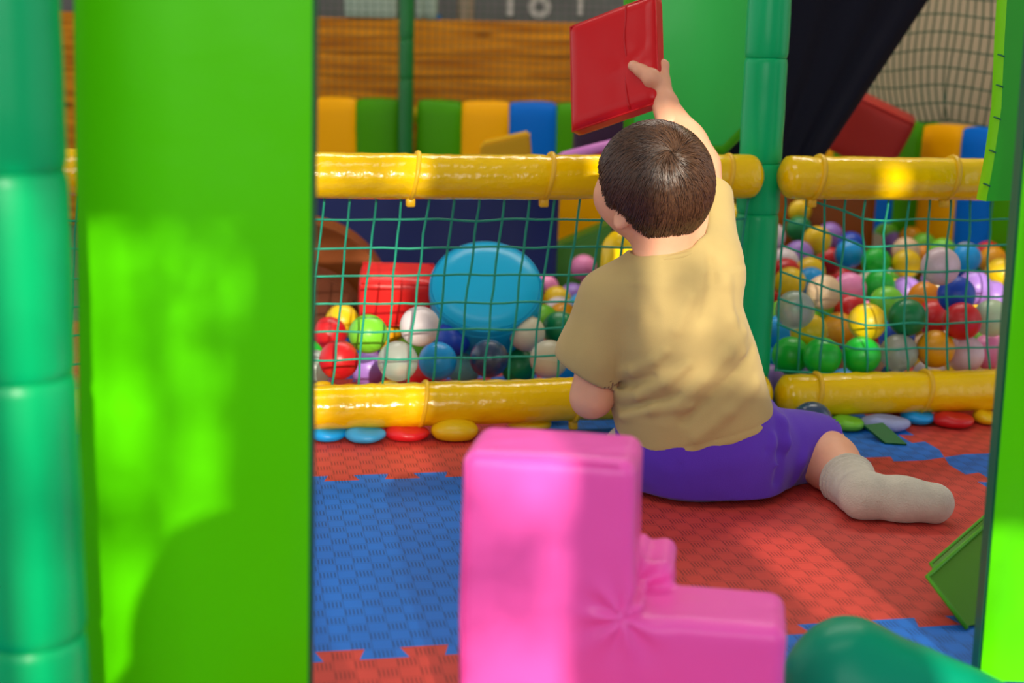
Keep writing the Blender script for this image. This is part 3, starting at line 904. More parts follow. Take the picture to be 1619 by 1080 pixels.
def ball_mesh(c):
    if c not in BALL_ME:
        bm = bmesh.new(); n, m_ = 28, 18
        prof = []
        for i in range(m_ + 1):
            a = math.pi * i / m_ - math.pi / 2
            rr_ = BALL_R
            prof.append((max(.0004, rr_ * math.cos(a)), rr_ * math.sin(a)))
        mid = m_ // 2
        prof[mid:mid + 1] = [(BALL_R, -.0012), (BALL_R * 1.005, -.0004), (BALL_R * 1.005, .0004), (BALL_R, .0012)]
        add_lathe(bm, prof, None, n)
        bmesh.ops.recalc_face_normals(bm, faces=bm.faces)
        me = bpy.data.meshes.new('pit_ball'); bm.to_mesh(me); bm.free()
        me.polygons.foreach_set('use_smooth', [True] * len(me.polygons)); me.materials.append(ball_mat(c))
        BALL_ME[c] = me
    return BALL_ME[c]
NAMED = [
 # x, y, radius in the photo, colour, label
 (521, 528, 27.5, 'red', 'scarlet ball at the left end of the left bay, upper one of two reds'),
 (536, 569, 31.5, 'red', 'dark red ball low at the left end of the left net'),
 (582, 528, 31, 'lime', 'lime ball below the red block in the left bay'),
 (541, 508, 27, 'yellow', 'yellow ball just behind the scarlet and lime balls at left'),
 (608, 527, 28, 'amber', 'amber ball half hidden right behind the lime ball'),
 (583, 582, 29, 'lilac', 'lilac ball between the dark red and the clear ball, left bay'),
 (629, 571, 32, 'clear', 'clear whitish ball on the bottom row of the left bay'),
 (664, 516, 32, 'white', 'white ball beside the red block, touching the blue drum'),
 (692, 571, 30.5, 'light blue', 'bright light blue ball on the bottom row of the left bay'),
 (716, 536, 29, 'blue', 'royal blue ball tucked under the left side of the blue drum'),
 (733, 580, 28, 'pale teal', 'pale teal ball between the light blue and the navy ball'),
 (773, 567, 30.5, 'navy', 'glossy navy ball under the middle of the blue drum'),
 (833, 527, 29, 'cream', 'beige ball right of the blue drum, behind the front row'),
 (820, 580, 28.5, 'green', 'dark green ball between the navy and the cream ball'),
 (885, 520, 28, 'green', 'dark green ball by the left sleeve of the child, upper row'),
 (868, 568, 30.5, 'cream', 'cream ball by the left sleeve of the child, bottom row'),
 (858, 507, 26, 'lime', 'lime ball half hidden right of the blue drum'),
 (647, 560, 28, 'lime', 'lime ball glimpsed between the clear and the light blue ball'),
 (668, 592, 28, 'red', 'red ball low between the clear and the light blue ball'),
 (903, 580, 29, 'light blue', 'blue ball peeking out below the left sleeve of the child'),
 (497, 582, 29, 'clear', 'clear ball cut off by the lime panel, bottom row'),
 (515, 508, 24, 'amber', 'amber ball at the far left behind the scarlet ball'),
 (890, 503, 25, 'amber', 'amber ball behind the dark green ball near the sleeve'),
 (880, 475, 23, 'yellow', 'yellow ball far back left of the sleeve of the child'),
 (905, 470, 22, 'lilac', 'lilac ball far back near the left shoulder of the child'),
 (938, 458, 22, 'pink', 'pink ball far back touching the left shoulder of the child'),
 (884, 492, 23, 'white', 'white ball between the yellow and the amber ball near the sleeve'),
 (920, 486, 23, 'sky', 'shiny sky blue ball beside the left sleeve'),
 (1250, 562, 30, 'bright green', 'green ball on the bottom row touching the green post'),
 (1300, 564, 30.5, 'bright green', 'green ball on the bottom row, second from the post'),
 (1362, 562, 31, 'bright green', 'bright green ball on the bottom row below the sunlit yellow one'),
 (1421, 558, 30, 'clear', 'clear ball on the bottom row of the right bay'),
 (1479, 552, 31, 'amber', 'amber ball on the bottom row below the red one'),
 (1526, 560, 29.5, 'pale pink', 'pale pink ball on the bottom row, right bay'),
 (1566, 556, 29, 'pink', 'pink ball cut off by the right lime panel'),
 (1279, 525, 29.5, 'yellow', 'yellow ball above the second green ball near the post'),
 (1325, 521, 27.5, 'amber', 'amber ball left behind the sunlit yellow ball'),
 (1371, 509, 31, 'yellow', 'sunlit yellow ball in the middle of the right net'),
 (1434, 502, 30, 'green', 'dark green ball right of the sunlit yellow ball'),
 (1475, 502, 27.5, 'red', 'red ball half hidden left behind the other red one'),
 (1521, 508, 31, 'red', 'large red ball in the second row near the right panel'),
 (1568, 503, 29.5, 'pale green', 'pale green ball cut off by the right panel'),
 (1257, 490, 31, 'clear', 'clear ball beside the green post, upper row'),
 (1234, 526, 28, 'light blue', 'light blue ball showing a sliver beside the post'),
 (1290, 486, 27, 'lime', 'green ball glimpsed behind the clear ball at the post'),
 (1512, 466, 30, 'blue', 'royal blue ball above the large red ball'),
 (1303, 462, 27.5, 'peach', 'peach ball left of the pink ball in the right bay'),
 (1343, 457, 26.5, 'pink', 'pink ball in the upper middle of the right bay'),
 (1345, 492, 27, 'red', 'red ball below the pink ball, right bay'),
 (1402, 480, 27.5, 'lime', 'lime ball above the dark green ball, right bay'),
 (1462, 472, 27, 'orange', 'orange ball left of the royal blue ball'),
 (1540, 455, 27.5, 'lilac', 'lilac ball right behind the royal blue ball'),
 (1569, 470, 26, 'lilac', 'second lilac ball further right, by the right panel'),
 (1487, 421, 30.5, 'pale pink', 'pale pink ball topmost near the front of the right bay'),
 (1390, 452, 25, 'bright green', 'shiny green ball with a sun glint, right bay'),
 (1412, 465, 24.5, 'yellow', 'yellow ball just under the green one with the sun glint'),
 (1432, 462, 25, 'lilac', 'lilac ball left of the orange ball, mostly hidden'),
 (1249, 447, 25, 'yellow', 'yellow ball beside the post above the clear ball'),
 (1281, 430, 24, 'yellow', 'yellow ball near the post, half hidden behind blue ones'),
 (1282, 447, 25, 'light blue', 'light blue ball near the post, in the middle rows'),
 (1263, 403, 23, 'lilac', 'lilac ball beside the post, upper rows'),
 (1240, 415, 23, 'white', 'white ball cut off by the post, upper rows'),
 (1242, 432, 24, 'red', 'red ball cut off by the post, upper rows'),
 (1292, 380, 22.5, 'yellow', 'yellow ball in the back, right of the dark green one'),
 (1263, 333, 20.5, 'yellow', 'yellow ball topmost at the back near the post'),
 (1263, 362, 20.5, 'green', 'dark green ball at the back under the topmost yellow one'),
 (1312, 372, 20.5, 'lilac', 'lilac ball at the back behind the yellow one near the post'),
 (1312, 413, 22, 'red', 'red ball at the back left of the two-tone blue one'),
 (1342, 402, 22.5, 'light blue', 'light blue ball at the back, upper rows'),
 (1345, 388, 21.5, 'blue', 'royal blue ball at the back just over the light blue one'),
 (1385, 414, 23, 'bright green', 'bright green ball at the back, middle of the right bay'),
 (1382, 388, 19.5, 'cream', 'cream ball at the back above the bright green one'),
 (1401, 372, 19.5, 'lime', 'lime ball at the back near the dark blue pad'),
 (1432, 397, 22, 'peach', 'peach ball at the back above a yellow one'),
 (1433, 417, 23, 'yellow', 'yellow ball at the back under the peach one'),
 (1413, 386, 19, 'lilac', 'lilac ball at the back between the lime and peach ones'),
 (1440, 378, 18.5, 'amber', 'amber ball at the back in front of the green pad'),
 (1460, 388, 20.5, 'lime', 'lime ball at the back below the orange pad'),
 (1490, 398, 21.5, 'lime', 'second lime ball at the back, above the pale pink one'),
 (1458, 406, 20.5, 'orange', 'orange ball at the back between the two lime ones'),
 (1528, 408, 23, 'light blue', 'light blue ball at the back right of the pale pink one'),
 (1527, 404, 20.5, 'cream', 'cream ball at the back hidden behind the light blue one'),
 (1522, 424, 22, 'blue', 'royal blue ball at the back right behind the pale pink one'),
 (1562, 402, 19.5, 'red', 'red ball at the back near the right panel'),
 (1570, 412, 22.5, 'amber', 'amber ball at the back near the right panel'),
 (1556, 428, 22, 'green', 'green ball at the back right, under the amber one'),
 (1582, 432, 24, 'yellow', 'yellow ball at the back cut off by the right panel'),
 (1160, 345, 21, 'yellow', 'yellow ball seen between the child and the green post, upper'),
 (1163, 385, 22, 'orange', 'orange ball seen between the child and the green post, middle'),
 (1166, 425, 24, 'blue', 'blue ball seen between the child and the green post, lower'),
]
bl = []
for x, y, r_, c, lab in NAMED:
    d = ray(x, y); ax = (CM.transposed() @ d); dep = BALL_R * F_PX / r_
    p = Vector((0, 0, CAM_H)) + d * (dep / -ax.z)
    if p.z < BALL_R:                              # nothing sinks into the pit floor
        p = FL(x, y, BALL_R)
    bl.append([p, d.normalized(), c, lab, True])
def fence_d(p): return (p - A0).dot(V)
for b in bl:                                       # stay behind the net
    k = fence_d(b[0]) - (BALL_R + .017)
    if k < 0: b[0] = b[0] + b[1] * (-k / b[1].dot(V))
for it in range(60):                               # push overlapping balls back along their own line of sight
    mv = 0
    for i in range(len(bl)):
        for j in range(i + 1, len(bl)):
            df = bl[i][0] - bl[j][0]; L_ = df.length
            if L_ < 2 * BALL_R * .985:
                mv += 1
                a, b = (bl[i], bl[j]) if bl[i][0].length < bl[j][0].length else (bl[j], bl[i])
                b[0] = b[0] + b[1] * (2 * BALL_R - L_) * .7
                if b[0].z < BALL_R: b[0].z = BALL_R
    if not mv: break
for b in bl:                                       # and in front of the angled barrier
    k = (b[0] - B0).dot(NW) - BALL_R * 1.05
    if k < 0: b[0] = b[0] - b[1] * (k / b[1].dot(NW))
SOLIDS = [(dc - dn * .04, .115), (P(628, 470, 2.6), .075), (P(976, 420, 2.62), .06)]
named_px = [(px_of(b[0]), F_PX * BALL_R / (b[0] - cam.location).length, (b[0] - cam.location).length) for b in bl]
bpy.context.view_layer.update()
BOXES = []
for o in S.objects:
    if o.type == 'MESH' and any(o.name.startswith(n) for n in ('foam_arch', 'foam_half', 'foam_wedge', 'foam_block', 'cover', 'pit_drape', 'slide_cover')):
        cs = [o.matrix_world @ Vector(c) for c in o.bound_box]
        lo_ = Vector([min(c[i] for c in cs) for i in range(3)]); hi_ = Vector([max(c[i] for c in cs) for i in range(3)])
        if hi_.y > 2.5 and lo_.z < .3 and not (o.parent and o.parent.name.startswith('padded_rail')): BOXES.append((lo_ - Vector((1, 1, 1)) * BALL_R * .8, hi_ + Vector((1, 1, 1)) * BALL_R * .8))
cols = ['red', 'yellow', 'yellow', 'amber', 'green', 'bright green', 'lime', 'light blue', 'blue', 'lilac', 'pink', 'white', 'clear', 'peach', 'cream', 'pale teal']
pos = [b[0] for b in bl]
fill = 0
for it in range(60000):
    if fill >= 190: break
    right = random.random() < .72
    px_ = random.uniform(1165, 1640) if right else random.uniform(470, 1040)
    Y_ = random.uniform(2.2, 3.75)
    x_ = (px_ - 810) / F_PX * Y_ * 1.02
    dd = fence_d(Vector((x_, Y_, 0)))
    if dd < BALL_R + .04: continue
    if right: top = min(.10 + dd * .9, .215) - .02
    else: top = min(.06 + dd * .6, .10) if dd < .25 else .075
    z_ = random.uniform(BALL_R, max(BALL_R + .002, top))
    if random.random() < .45: z_ = BALL_R
    p = Vector((x_, Y_, z_))
    if (p - B0).dot(NW) < .06 or Y_ > 3.9: continue
    if any((p - q).length < 2 * BALL_R * .96 for q in pos): continue
    if any((p - q).length < BALL_R + rr_ for q, rr_ in SOLIDS): continue
    if any(all(l[i] < p[i] < h[i] for i in range(3)) for l, h in BOXES): continue
    u_, v_ = px_of(p); rp = F_PX * BALL_R / (p - cam.location).length; dp = (p - cam.location).length
    if any(dp < d2 and math.hypot(u_ - a[0], v_ - a[1]) < (rp + r2) * .86 for a, r2, d2 in named_px): continue
    c = random.choice(cols)
    side = 'right' if right else 'left'
    if right: zone = 'near the green post' if px_ < 1330 else ('in the middle' if px_ < 1480 else 'toward the right panel')
    else: zone = 'near the lime panel' if px_ < 620 else ('around the blue drum' if px_ < 870 else 'beside the child')
    zone += ', close to the net' if dd < .3 else (', halfway back' if dd < .75 else ', far back')
    bl.append([p, None, c, '%s ball low in the %s bay, %s' % (c, side, zone), False]); pos.append(p); fill += 1
for p, _, c, lab, nm in bl:
    o = bpy.data.objects.new('pit_ball', ball_mesh(c)); C.objects.link(o)
    o.location = p; o.rotation_euler = (random.uniform(0, 3), random.uniform(0, 3), random.uniform(0, 3))
    o['label'] = lab; o['category'] = 'ball'
    if nm: o['group'] = 'balls in the ball pit'
    else: o['group'] = lab.replace(' ball ', ' balls ')

# balls and scraps on the mats in front of the fence
def squashed(name, label, x, y, rx, ry, c, seed, Y=None, cat='ball', dent=True):
    p = FL(x, y + ry * .9, 0.001) if Y is None else P(x, y, Y)
    s = (p - cam.location).length / F_PX
    g_ = Grid(p + Vector((-.06, -.06, -.01)), p + Vector((.06, .06, .07)), .003)
    a, h = rx * s, max(.018, ry * s * 1.25)
    d = ell(g_, p + Vector((0, .01, h * .55)), ((1, 0, 0), (0, 1, 0), (0, 0, 1)), (a, BALL_R * .95, h * .8))
    d = d + (.003 if dent else .0008) * waves(g_, seed, 70) + (.002 if dent else .0004) * waves(g_, seed + 1, 150)
    # pushed-in dent
    if dent: d = smax(d, -ell(g_, p + Vector((a * .3, .0, h * 1.45)), ((1, 0, 0), (0, 1, 0), (0, 0, 1)), (a * .55, .03, h * .42)), .012)
    d = np.maximum(d, p.z + .0008 - g_.Z)
    return sdf_obj(name, d, g_, ball_mat(c), label=label, cat=cat)
squashed('pit_ball', 'squashed blue ball under the lower rail beside the lime panel', 517, 684, 31, 14, 'light blue', 3)
squashed('pit_ball', 'squashed light blue ball under the rail, second from the lime panel', 577, 688, 33, 13, 'sky', 5)
squashed('pit_ball', 'squashed red ball under the rail below the cable tie', 642, 684, 37, 13, 'red', 7)
squashed('pit_ball', 'yellow ball half under the rail left of the pink block', 718, 678, 38, 20, 'yellow', 9, dent=False)
squashed('pit_ball', 'two-lobed pale yellow ball peeping over the pink block', 838, 668, 36, 14, 'yellow', 11)
squashed('pit_ball', 'crushed bright lime ball on the mats beside the navy ball', 1341, 668, 27, 13, 'lime', 13)
squashed('pit_ball', 'blue ball half under the right lower rail', 1454, 661, 27, 10, 'light blue', 15)
squashed('pit_ball', 'squashed coral red ball under the right lower rail', 1509, 664, 31, 12, 'red', 17)
squashed('pit_ball', 'yellow ball under the rail beside the right lime panel', 1560, 662, 18, 9, 'yellow', 19)
squashed('crumpled_bag', 'crumpled pale grey-blue scrap on the mats under the right rail', 1402, 668, 40, 14, 'pale teal', 21, cat='scrap')
bpy.data.objects['crumpled_bag'].data.materials[0] = mat('scrap_white', (150, 160, 205), .7, bump=.6, bscale=120)
p = FL(1284, 696, 0); o = bpy.data.objects.new('pit_ball', ball_mesh('navy')); C.objects.link(o)
o.location = P(1284, 664, p.y - .012); o.location.z = BALL_R + .0005; o['label'] = 'glossy navy ball on the mats right of the child'; o['category'] = 'ball'
# green leaf-like flap on the mat
a, b, c, d_ = FL(1366, 672, .018), FL(1396, 668, .022), FL(1434, 702, .003), FL(1400, 700, .003)
bm = bmesh.new(); add_prism(bm, [a, b, c, d_], (0, .004, -.004)); bmesh.ops.subdivide_edges(bm, edges=bm.edges[:], cuts=2, use_grid_fill=True)
obj('foam_scrap', bm, vinyl('scrap_green', (16, 104, 40), .5), label='dark green pointed scrap lying on the blue mat', cat='scrap', auto=40)

# ------------------------------------------------------------------ foreground blocks
# pink stepped block
pl = P(727, 714, 1.10); H1 = pl.z
th = R(9)
Mp = Matrix.Translation((pl.x, pl.y, 0)) @ Matrix.Rotation(-th, 4, 'Z')
W1, D1 = 0.142, 0.092
ppt = lambda x, y, z: Mp @ Vector((x, y, z))
H2 = P(1180, 972, 1.09).z
bt = thing('foam_block', 'pink stepped foam block in the middle foreground', 'foam block', tuple(Mp @ Vector((W1 / 2, D1 / 2, 0))))
g_ = Grid(Mp @ Vector((-.02, -.01, 0)) - Vector((0, .06, .004)), Mp @ Vector((.30, D1 + .03, 0)) + Vector((.02, .05, H1 + .015)), .0028)
Ml = Mp.copy()
def pbox(x0, x1, y0, y1, z0, z1, r): return sbox(g_, Mp @ Matrix.Translation(((x0 + x1) / 2, (y0 + y1) / 2, (z0 + z1) / 2)), ((x1 - x0) / 2, (y1 - y0) / 2, (z1 - z0) / 2), r)
d = pbox(0, W1, 0, D1, 0, H1, .013)
d = smin(d, pbox(W1 - .02, W1 + .125, 0, D1, 0, H2, .013), .02)
d = smin(d, pbox(W1 - .02, W1 + .030, D1 - .02, D1 + .06, 0, H2 + .020, .012), .008)
Mi = np.array(Mp.inverted(), dtype=np.float32)
lx = Mi[0, 0] * g_.X + Mi[0, 1] * g_.Y + Mi[0, 2] * g_.Z + Mi[0, 3]
lz = Mi[2, 0] * g_.X + Mi[2, 1] * g_.Y + Mi[2, 2] * g_.Z + Mi[2, 3]
rx_, rz_ = lx - (W1 - .006), lz - H2
rad = np.sqrt(rx_ ** 2 + rz_ ** 2) + 1e-5; an = np.arctan2(rz_, rx_)
d = d + .0032 * np.cos(an * 7) * np.exp(-((rad - .012) / .022) ** 2)       # gathers in the inner corner
d = d - .003 * np.exp(-((lz - H1 * .55) / .10) ** 2) * np.exp(-((lx - W1 * .5) / .05) ** 2)
d = d + .0012 * waves(g_, 4, 60) + .0005 * waves(g_, 5, 170)
d = np.maximum(d, .0006 - g_.Z)
sdf_obj('cover', d, g_, PINK, bt, 2)
bm = bmesh.new()
for yy in (0.001, D1 - .001):
    pass
add_tube(bm, [ppt(.008, -.0005, .02), ppt(.0035, -.002, H1 * .5), ppt(.006, .001, H1 - .01), ppt(.012, .002, H1 - .0035), ppt(W1 * .5, .0015, H1 - .0015), ppt(W1 - .014, .002, H1 - .0035)], .0012, 5)
obj('piping', bm, PINK, bt)

# teal rounded block bottom right
c = FL(1395, 1150, 0); 
g_ = Grid(c + Vector((-.12, -.09, -.003)), c + Vector((.17, .12, .16)), .003)
zt = P(1330, 1096, c.y).z
d = cap(g_, c + Vector((-.03, .02, zt - .055)), c + Vector((.14, -.02, zt - .135)), .055, .045, ((0, 1, 0), 1.3))
d = smin(d, cap(g_, c + Vector((-.03, .02, .04)), c + Vector((.12, -.01, .0)), .055, .04), .05)
d = d + .002 * waves(g_, 31, 55) + .001 * waves(g_, 32, 130)
d = np.maximum(d, .0008 - g_.Z)
sdf_obj('foam_bolster', d, g_, TEAL, label='dark teal-green foam bolster at the lower right, beside the pink block', cat='foam block', smooth_it=2)

# green wedge leaning at the right panel
wy = FL(1526, 994, 0).y
a, b = P(1466, 912, wy + .04), P(1556, 832, wy + .14); c = FL(1529, 994, 0.002)
e = c + Vector((.20, .10, 0)); f = b + Vector((.12, .04, -.02))
t = thing('foam_wedge', 'olive green triangular foam wedge on the mats by the right panel', 'foam wedge', tuple(c))
bk = Vector((.012, .03, .004))
bm = bmesh.new(); add_prism(bm, [a, c, e, f, b], bk); bmesh.ops.bevel(bm, geom=bm.edges[:], offset=.003, segments=2, affect='EDGES')
obj('cover', bm, OLIVE, t, auto=40)
bm = bmesh.new(); add_tube(bm, [c, a, b, f], .0026, 6); add_tube(bm, [p + bk for p in (c, a, b, f)], .0022, 6)
obj('piping', bm, vinyl('olive_lit_rim', (80, 165, 20), .4), t)  # lit rim put into the colour as a lighter green

# ------------------------------------------------------------------ the red slab the child holds up
TLp = P(897, 39, 2.17)
uu, vv = Vector((.1235, -.060, .043)), Vector((.0, -.068, -.163))
uu = P(1033, -14, 2.105) - TLp; 
BLp = P(900, 207, 2.10); vv = BLp - TLp
nn = uu.cross(vv).normalized()
if nn.y < 0: nn = -nn
slab_t = thing('foam_slab', 'red square foam slab held up in the right hand of the child', 'foam slab', tuple(TLp + uu * .5 + vv * .5))
TH = .034
Ms = frame(TLp + uu * .5 + vv * .5 + nn * TH * .5, uu.normalized(), nn, -(vv - uu.normalized() * vv.dot(uu.normalized())).normalized())
lu, lv = uu.length, vv.length
bm = bmesh.new()
b2 = bmesh.new(); bmesh.ops.create_cube(b2, size=2); bmesh.ops.subdivide_edges(b2, edges=b2.edges[:], cuts=16, use_grid_fill=True)
cen = TLp + uu * .5 + vv * .5 + nn * TH * .5
thumb_uv = (.72, .62)
for v in b2.verts:
    a, b, c = v.co
    ru, rv = (a + 1) / 2, (b + 1) / 2
    e = lambda s, r: max(0, abs(s) - (1 - r)) / r
    ku = 1 - .012 * e(b, .1) ** 2; kv = 1 - .012 * e(a, .1) ** 2
    rim = max(e(a, .14), e(b, .14))
    tt = TH * .5 * (1 - .45 * rim ** 2.2) + .003 * (1 - a * a) * (1 - b * b)
    p = cen + uu * .5 * a * ku + vv * .5 * b * kv + nn * tt * c
    dd = math.hypot((ru - thumb_uv[0]) * lu, (rv - thumb_uv[1]) * lv)
    p += nn * (-c) * -.004 * math.exp(-(dd / .016) ** 2) * (1 if c < 0 else 0)
    an = math.atan2(rv - thumb_uv[1], ru - thumb_uv[0])
    p += nn * .0016 * math.cos(an * 5) * math.exp(-((dd - .02) / .014) ** 2)
    p += nn * .0022 * noise.noise(Vector((ru * 3, rv * 3, c * 2)))
    v.co = p
me = bpy.data.meshes.new('tmp'); b2.to_mesh(me); b2.free(); bm.from_mesh(me)
obj('cover', bm, RED, slab_t)
bm = bmesh.new()
front = lambda a, b, o=0: cen + uu * .5 * a + vv * .5 * b - nn * (TH * .5 * (1 - .45 * max(0, (max(abs(a), abs(b)) - .86) / .14) ** 2.2) + .003 * (1 - a * a) * (1 - b * b) + o)
add_tube(bm, [front(.36 + .02 * math.sin(k * .5), -.97 + 1.94 * k / 28, .0006) for k in range(29)], .0013, 6)
obj('seam', bm, vinyl('red_seam', (190, 20, 28), .4), slab_t)
bm = bmesh.new()
add_tube(bm, [cen + uu * .5 * a + vv * .5 * b - nn * TH * .27 for a, b in ((-.985, -.985), (.985, -.985), (.985, .985), (-.985, .985))], .0018, 6, closed=True)
obj('piping', bm, RED, slab_t)
# ------------------------------------------------------------------ the child
SKIN = mat('skin', (234, 170, 134), .48, .4, bump=.06, bscale=220, var=.05, vscale=30, sss=.12)
SHIRT = mat('shirt_olive', (188, 164, 106), .85, .2, bump=.12, bscale=900, var=.05, vscale=14, sheen=.15)
SHORTS = mat('shorts_purple', (92, 50, 184), .8, .25, bump=.12, bscale=700, var=.06, vscale=10, sheen=.15)
SOCK = mat('sock_wool', (206, 198, 178), .9, .2, bump=.5, bscale=420, var=.08, vscale=40, sheen=.2)
HAIRM = bpy.data.materials.new('hair_brown'); HAIRM.use_nodes = True
_nt = HAIRM.node_tree; _b = _nt.nodes['Principled BSDF']
_at = _nt.nodes.new('ShaderNodeAttribute'); _at.attribute_name = 'tone'
_rp = _nt.nodes.new('ShaderNodeValToRGB')
_rp.color_ramp.elements[0].color = (*lin((40, 24, 14)), 1); _rp.color_ramp.elements[1].color = (*lin((104, 70, 44)), 1)
_nt.links.new(_at.outputs['Fac'], _rp.inputs['Fac']); _nt.links.new(_rp.outputs['Color'], _b.inputs['Base Color'])
_b.inputs['Roughness'].default_value = .34; _b.inputs['Specular IOR Level'].default_value = .6

Hc = P(1036, 285, 1.895)                      # middle of the head
fy = R(44)                                     # the child looks away and to the left
fd = Vector((-math.sin(fy), math.cos(fy) * math.cos(R(8)), math.sin(R(8)))).normalized()
ld = ZZ.cross(fd).normalized(); ud = fd.cross(ld).normalized()
if ud.z < 0: ud = -ud
hax = (tuple(fd), tuple(ld), tuple(ud))
neck = P(1052, 405, 1.895)
shL, elL, haL = P(962, 484, 1.895), P(935, 628, 1.885), P(948, 604, 2.055)
shR, elR, wrR = P(1122, 402, 1.91), P(1106, 262, 2.00), P(1053, 168, 2.05)
pel = P(1112, 738, 1.912); pel.z = .066
# trunk slices: pixel row, left edge, right edge, distance, half depth
TR = [(388, 1022, 1086, 1.895, .030), (404, 1010, 1098, 1.895, .040), (420, 990, 1150, 1.897, .056), (440, 972, 1162, 1.898, .064), (480, 962, 1168, 1.90, .071), (540, 966, 1190, 1.90, .076),
      (600, 972, 1206, 1.902, .079), (650, 970, 1219, 1.905, .082), (700, 984, 1229, 1.91, .085), (760, 1000, 1240, 1.915, .085)]
tz, txc, tya, thw, thd = [], [], [], [], []
for y, xl_, xr_, Y_, hd in TR:
    a, b = P(xl_, y, Y_), P(xr_, y, Y_)
    tz.append((a.z + b.z) / 2); txc.append((a.x + b.x) / 2); thw.append((b.x - a.x) / 2); tya.append(Y_); thd.append(hd)
o_ = np.argsort(tz); tz, txc, tya, thw, thd = [np.array(v)[o_] for v in (tz, txc, tya, thw, thd)]
def trunk(g, grow=0.0, shrink=1.0):
    it = lambda v: np.interp(g.Z, tz, v).astype(np.float32)
    a, b = it(thw) * shrink + grow, it(thd) * shrink + grow
    qx, qy = (g.X - it(txc)) / a, (g.Y - it(tya)) / b
    k = (np.abs(qx) ** 2.3 + np.abs(qy) ** 2.3) ** (1 / 2.3)
    d = (k - 1) * np.minimum(a, b)
    return np.maximum(d, np.maximum(tz[0] - g.Z, g.Z - tz[-1]))

lo = Vector((min(elL.x, haL.x) - .10, 1.74, -.004)); hi = Vector((P(1520, 790, 1.85).x + .01, 2.2, P(1036, 80, 2.1).z + .02))
g = Grid(lo, hi, .0040)
HS = .91
class _G: pass
gh = _G()
gh.X, gh.Y, gh.Z = [(c - q_) / HS + q_ for c, q_ in zip((g.X, g.Y, g.Z), Hc)]
hp = lambda v: Hc + (v - Hc) * HS
# head
d = ell(gh, Hc - ud * .004, hax, (.082, .069, .083))
d = smin(d, ell(gh, Hc + fd * .022 - ud * .036, hax, (.058, .054, .05)), .035)
d = smin(d, cap(gh, Hc + fd * .052 - ld * .026 - ud * .034, Hc + fd * .052 - ld * .030 - ud * .036, .024), .02)      # cheeks
d = smin(d, cap(gh, Hc + fd * .052 + ld * .026 - ud * .034, Hc + fd * .052 + ld * .030 - ud * .036, .024), .02)
d = smin(d, cap(gh, Hc + fd * .078 - ud * .004, Hc + fd * .087 - ud * .022, .006, .009), .012)                        # nose
for s in (-1, 1):
    ec = Hc + ld * (.066 * s) - ud * .050 - fd * .004
    ear = ell(gh, ec, (tuple((fd * .9 + ud * .1).normalized()), tuple((ld * s + fd * -.35).normalized()), tuple(ud)), (.013, .0065, .022))
    ear = smax(ear, -ell(gh, ec + ld * (.007 * s) + fd * .003, hax, (.007, .005, .013)), .004)
    d = smin(d, ear, .006)
    d = smax(d, -ell(gh, Hc + fd * .080 + ld * (.028 * s) + ud * .006, hax, (.010, .014, .009)), .012)                # eye sockets
d = smax(d, -cap(gh, Hc + fd * .081 + ld * .014 - ud * .044, Hc + fd * .081 - ld * .014 - ud * .044, .003), .006)     # mouth line
d = smin(d, cap(gh, Hc + fd * .079 + ld * .011 - ud * .049, Hc + fd * .079 - ld * .011 - ud * .049, .004), .005)
d = d * HS
del gh
d = smin(d, cap(g, hp(Hc - ud * .04 - fd * .022), neck - ZZ * .03, .037, .042), .02)
# trunk and limbs
d = smin(d, trunk(g, -.006, .90), .03)
d = smin(d, cap(g, shL, elL, .034, .0275), .03)
d = smin(d, cap(g, elL, haL, .0275, .0185), .012)
d = smin(d, cap(g, shR, elR, .036, .027), .03)
arm2 = cap(g, elR, elR.lerp(wrR, .4), .0265, .0265)
arm2 = smin(arm2, cap(g, elR.lerp(wrR, .35), wrR, .0265, .0180), .015)
d = smin(d, arm2, .014)
# left hand (resting on the net behind the elbow)
hd_ = (haL - elL).normalized()
d = smin(d, cap(g, haL, haL + hd_ * .03, .017, .019, (ZZ, .6)), .01)
for k in range(4):
    b0 = haL + hd_ * .036 + U * ((k - 1.5) * .0095); b1 = b0 + hd_ * .018 + ZZ * .004; b2_ = b1 + hd_ * .008 - ZZ * .012
    d = smin(d, smin(cap(g, b0, b1, .0058, .0052), cap(g, b1, b2_, .0052, .0046), .003), .004)
d = smin(d, cap(g, haL + U * .015 + hd_ * .008, haL + U * .028 + hd_ * .026 - ZZ * .004, .0068, .0052), .006)
# legs: knees away from the viewer, feet turned out
kneeR, ankR = P(1290, 732, 1.99), P(1357, 780, 1.835)
kneeR.z = .043
kneeL, ankL = P(1028, 735, 2.09), P(985, 776, 1.94)
kneeL.z = .046; ankL.z = .038
hipR, hipL = P(1180, 735, 1.925), P(1050, 742, 1.925)
for s_, hp_, kn, an_ in ((1, hipR, kneeR, ankR), (-1, hipL, kneeL, ankL)):
    hp_.z = .060
    d = smin(d, cap(g, hp_, kn, .052, .039), .03)
    calf = kn.lerp(an_, .35)
    d = smin(d, smin(cap(g, kn, calf, .039, .037), cap(g, calf, an_, .037, .027), .02), .015)
heelR = P(1364, 795, 1.806); heelR.z = .031
toeR = P(1475, 797, 1.795); toeR.z = .0255
d = smin(d, smin(cap(g, ankR, heelR, .026, .027), cap(g, heelR, toeR, .025, .019), .02), .015)
heelL, toeL = P(962, 790, 1.91), P(872, 792, 1.87)
heelL.z = .030; toeL.z = .0235
d = smin(d, smin(cap(g, ankL, heelL, .026, .027), cap(g, heelL, toeL, .025, .019), .02), .015)
d = np.maximum(d, .0015 - g.Z)
body = sdf_obj('person', d, g, SKIN, None, 2, label='toddler sitting on the mats seen from behind, reaching up with a red slab', cat='person')
del d

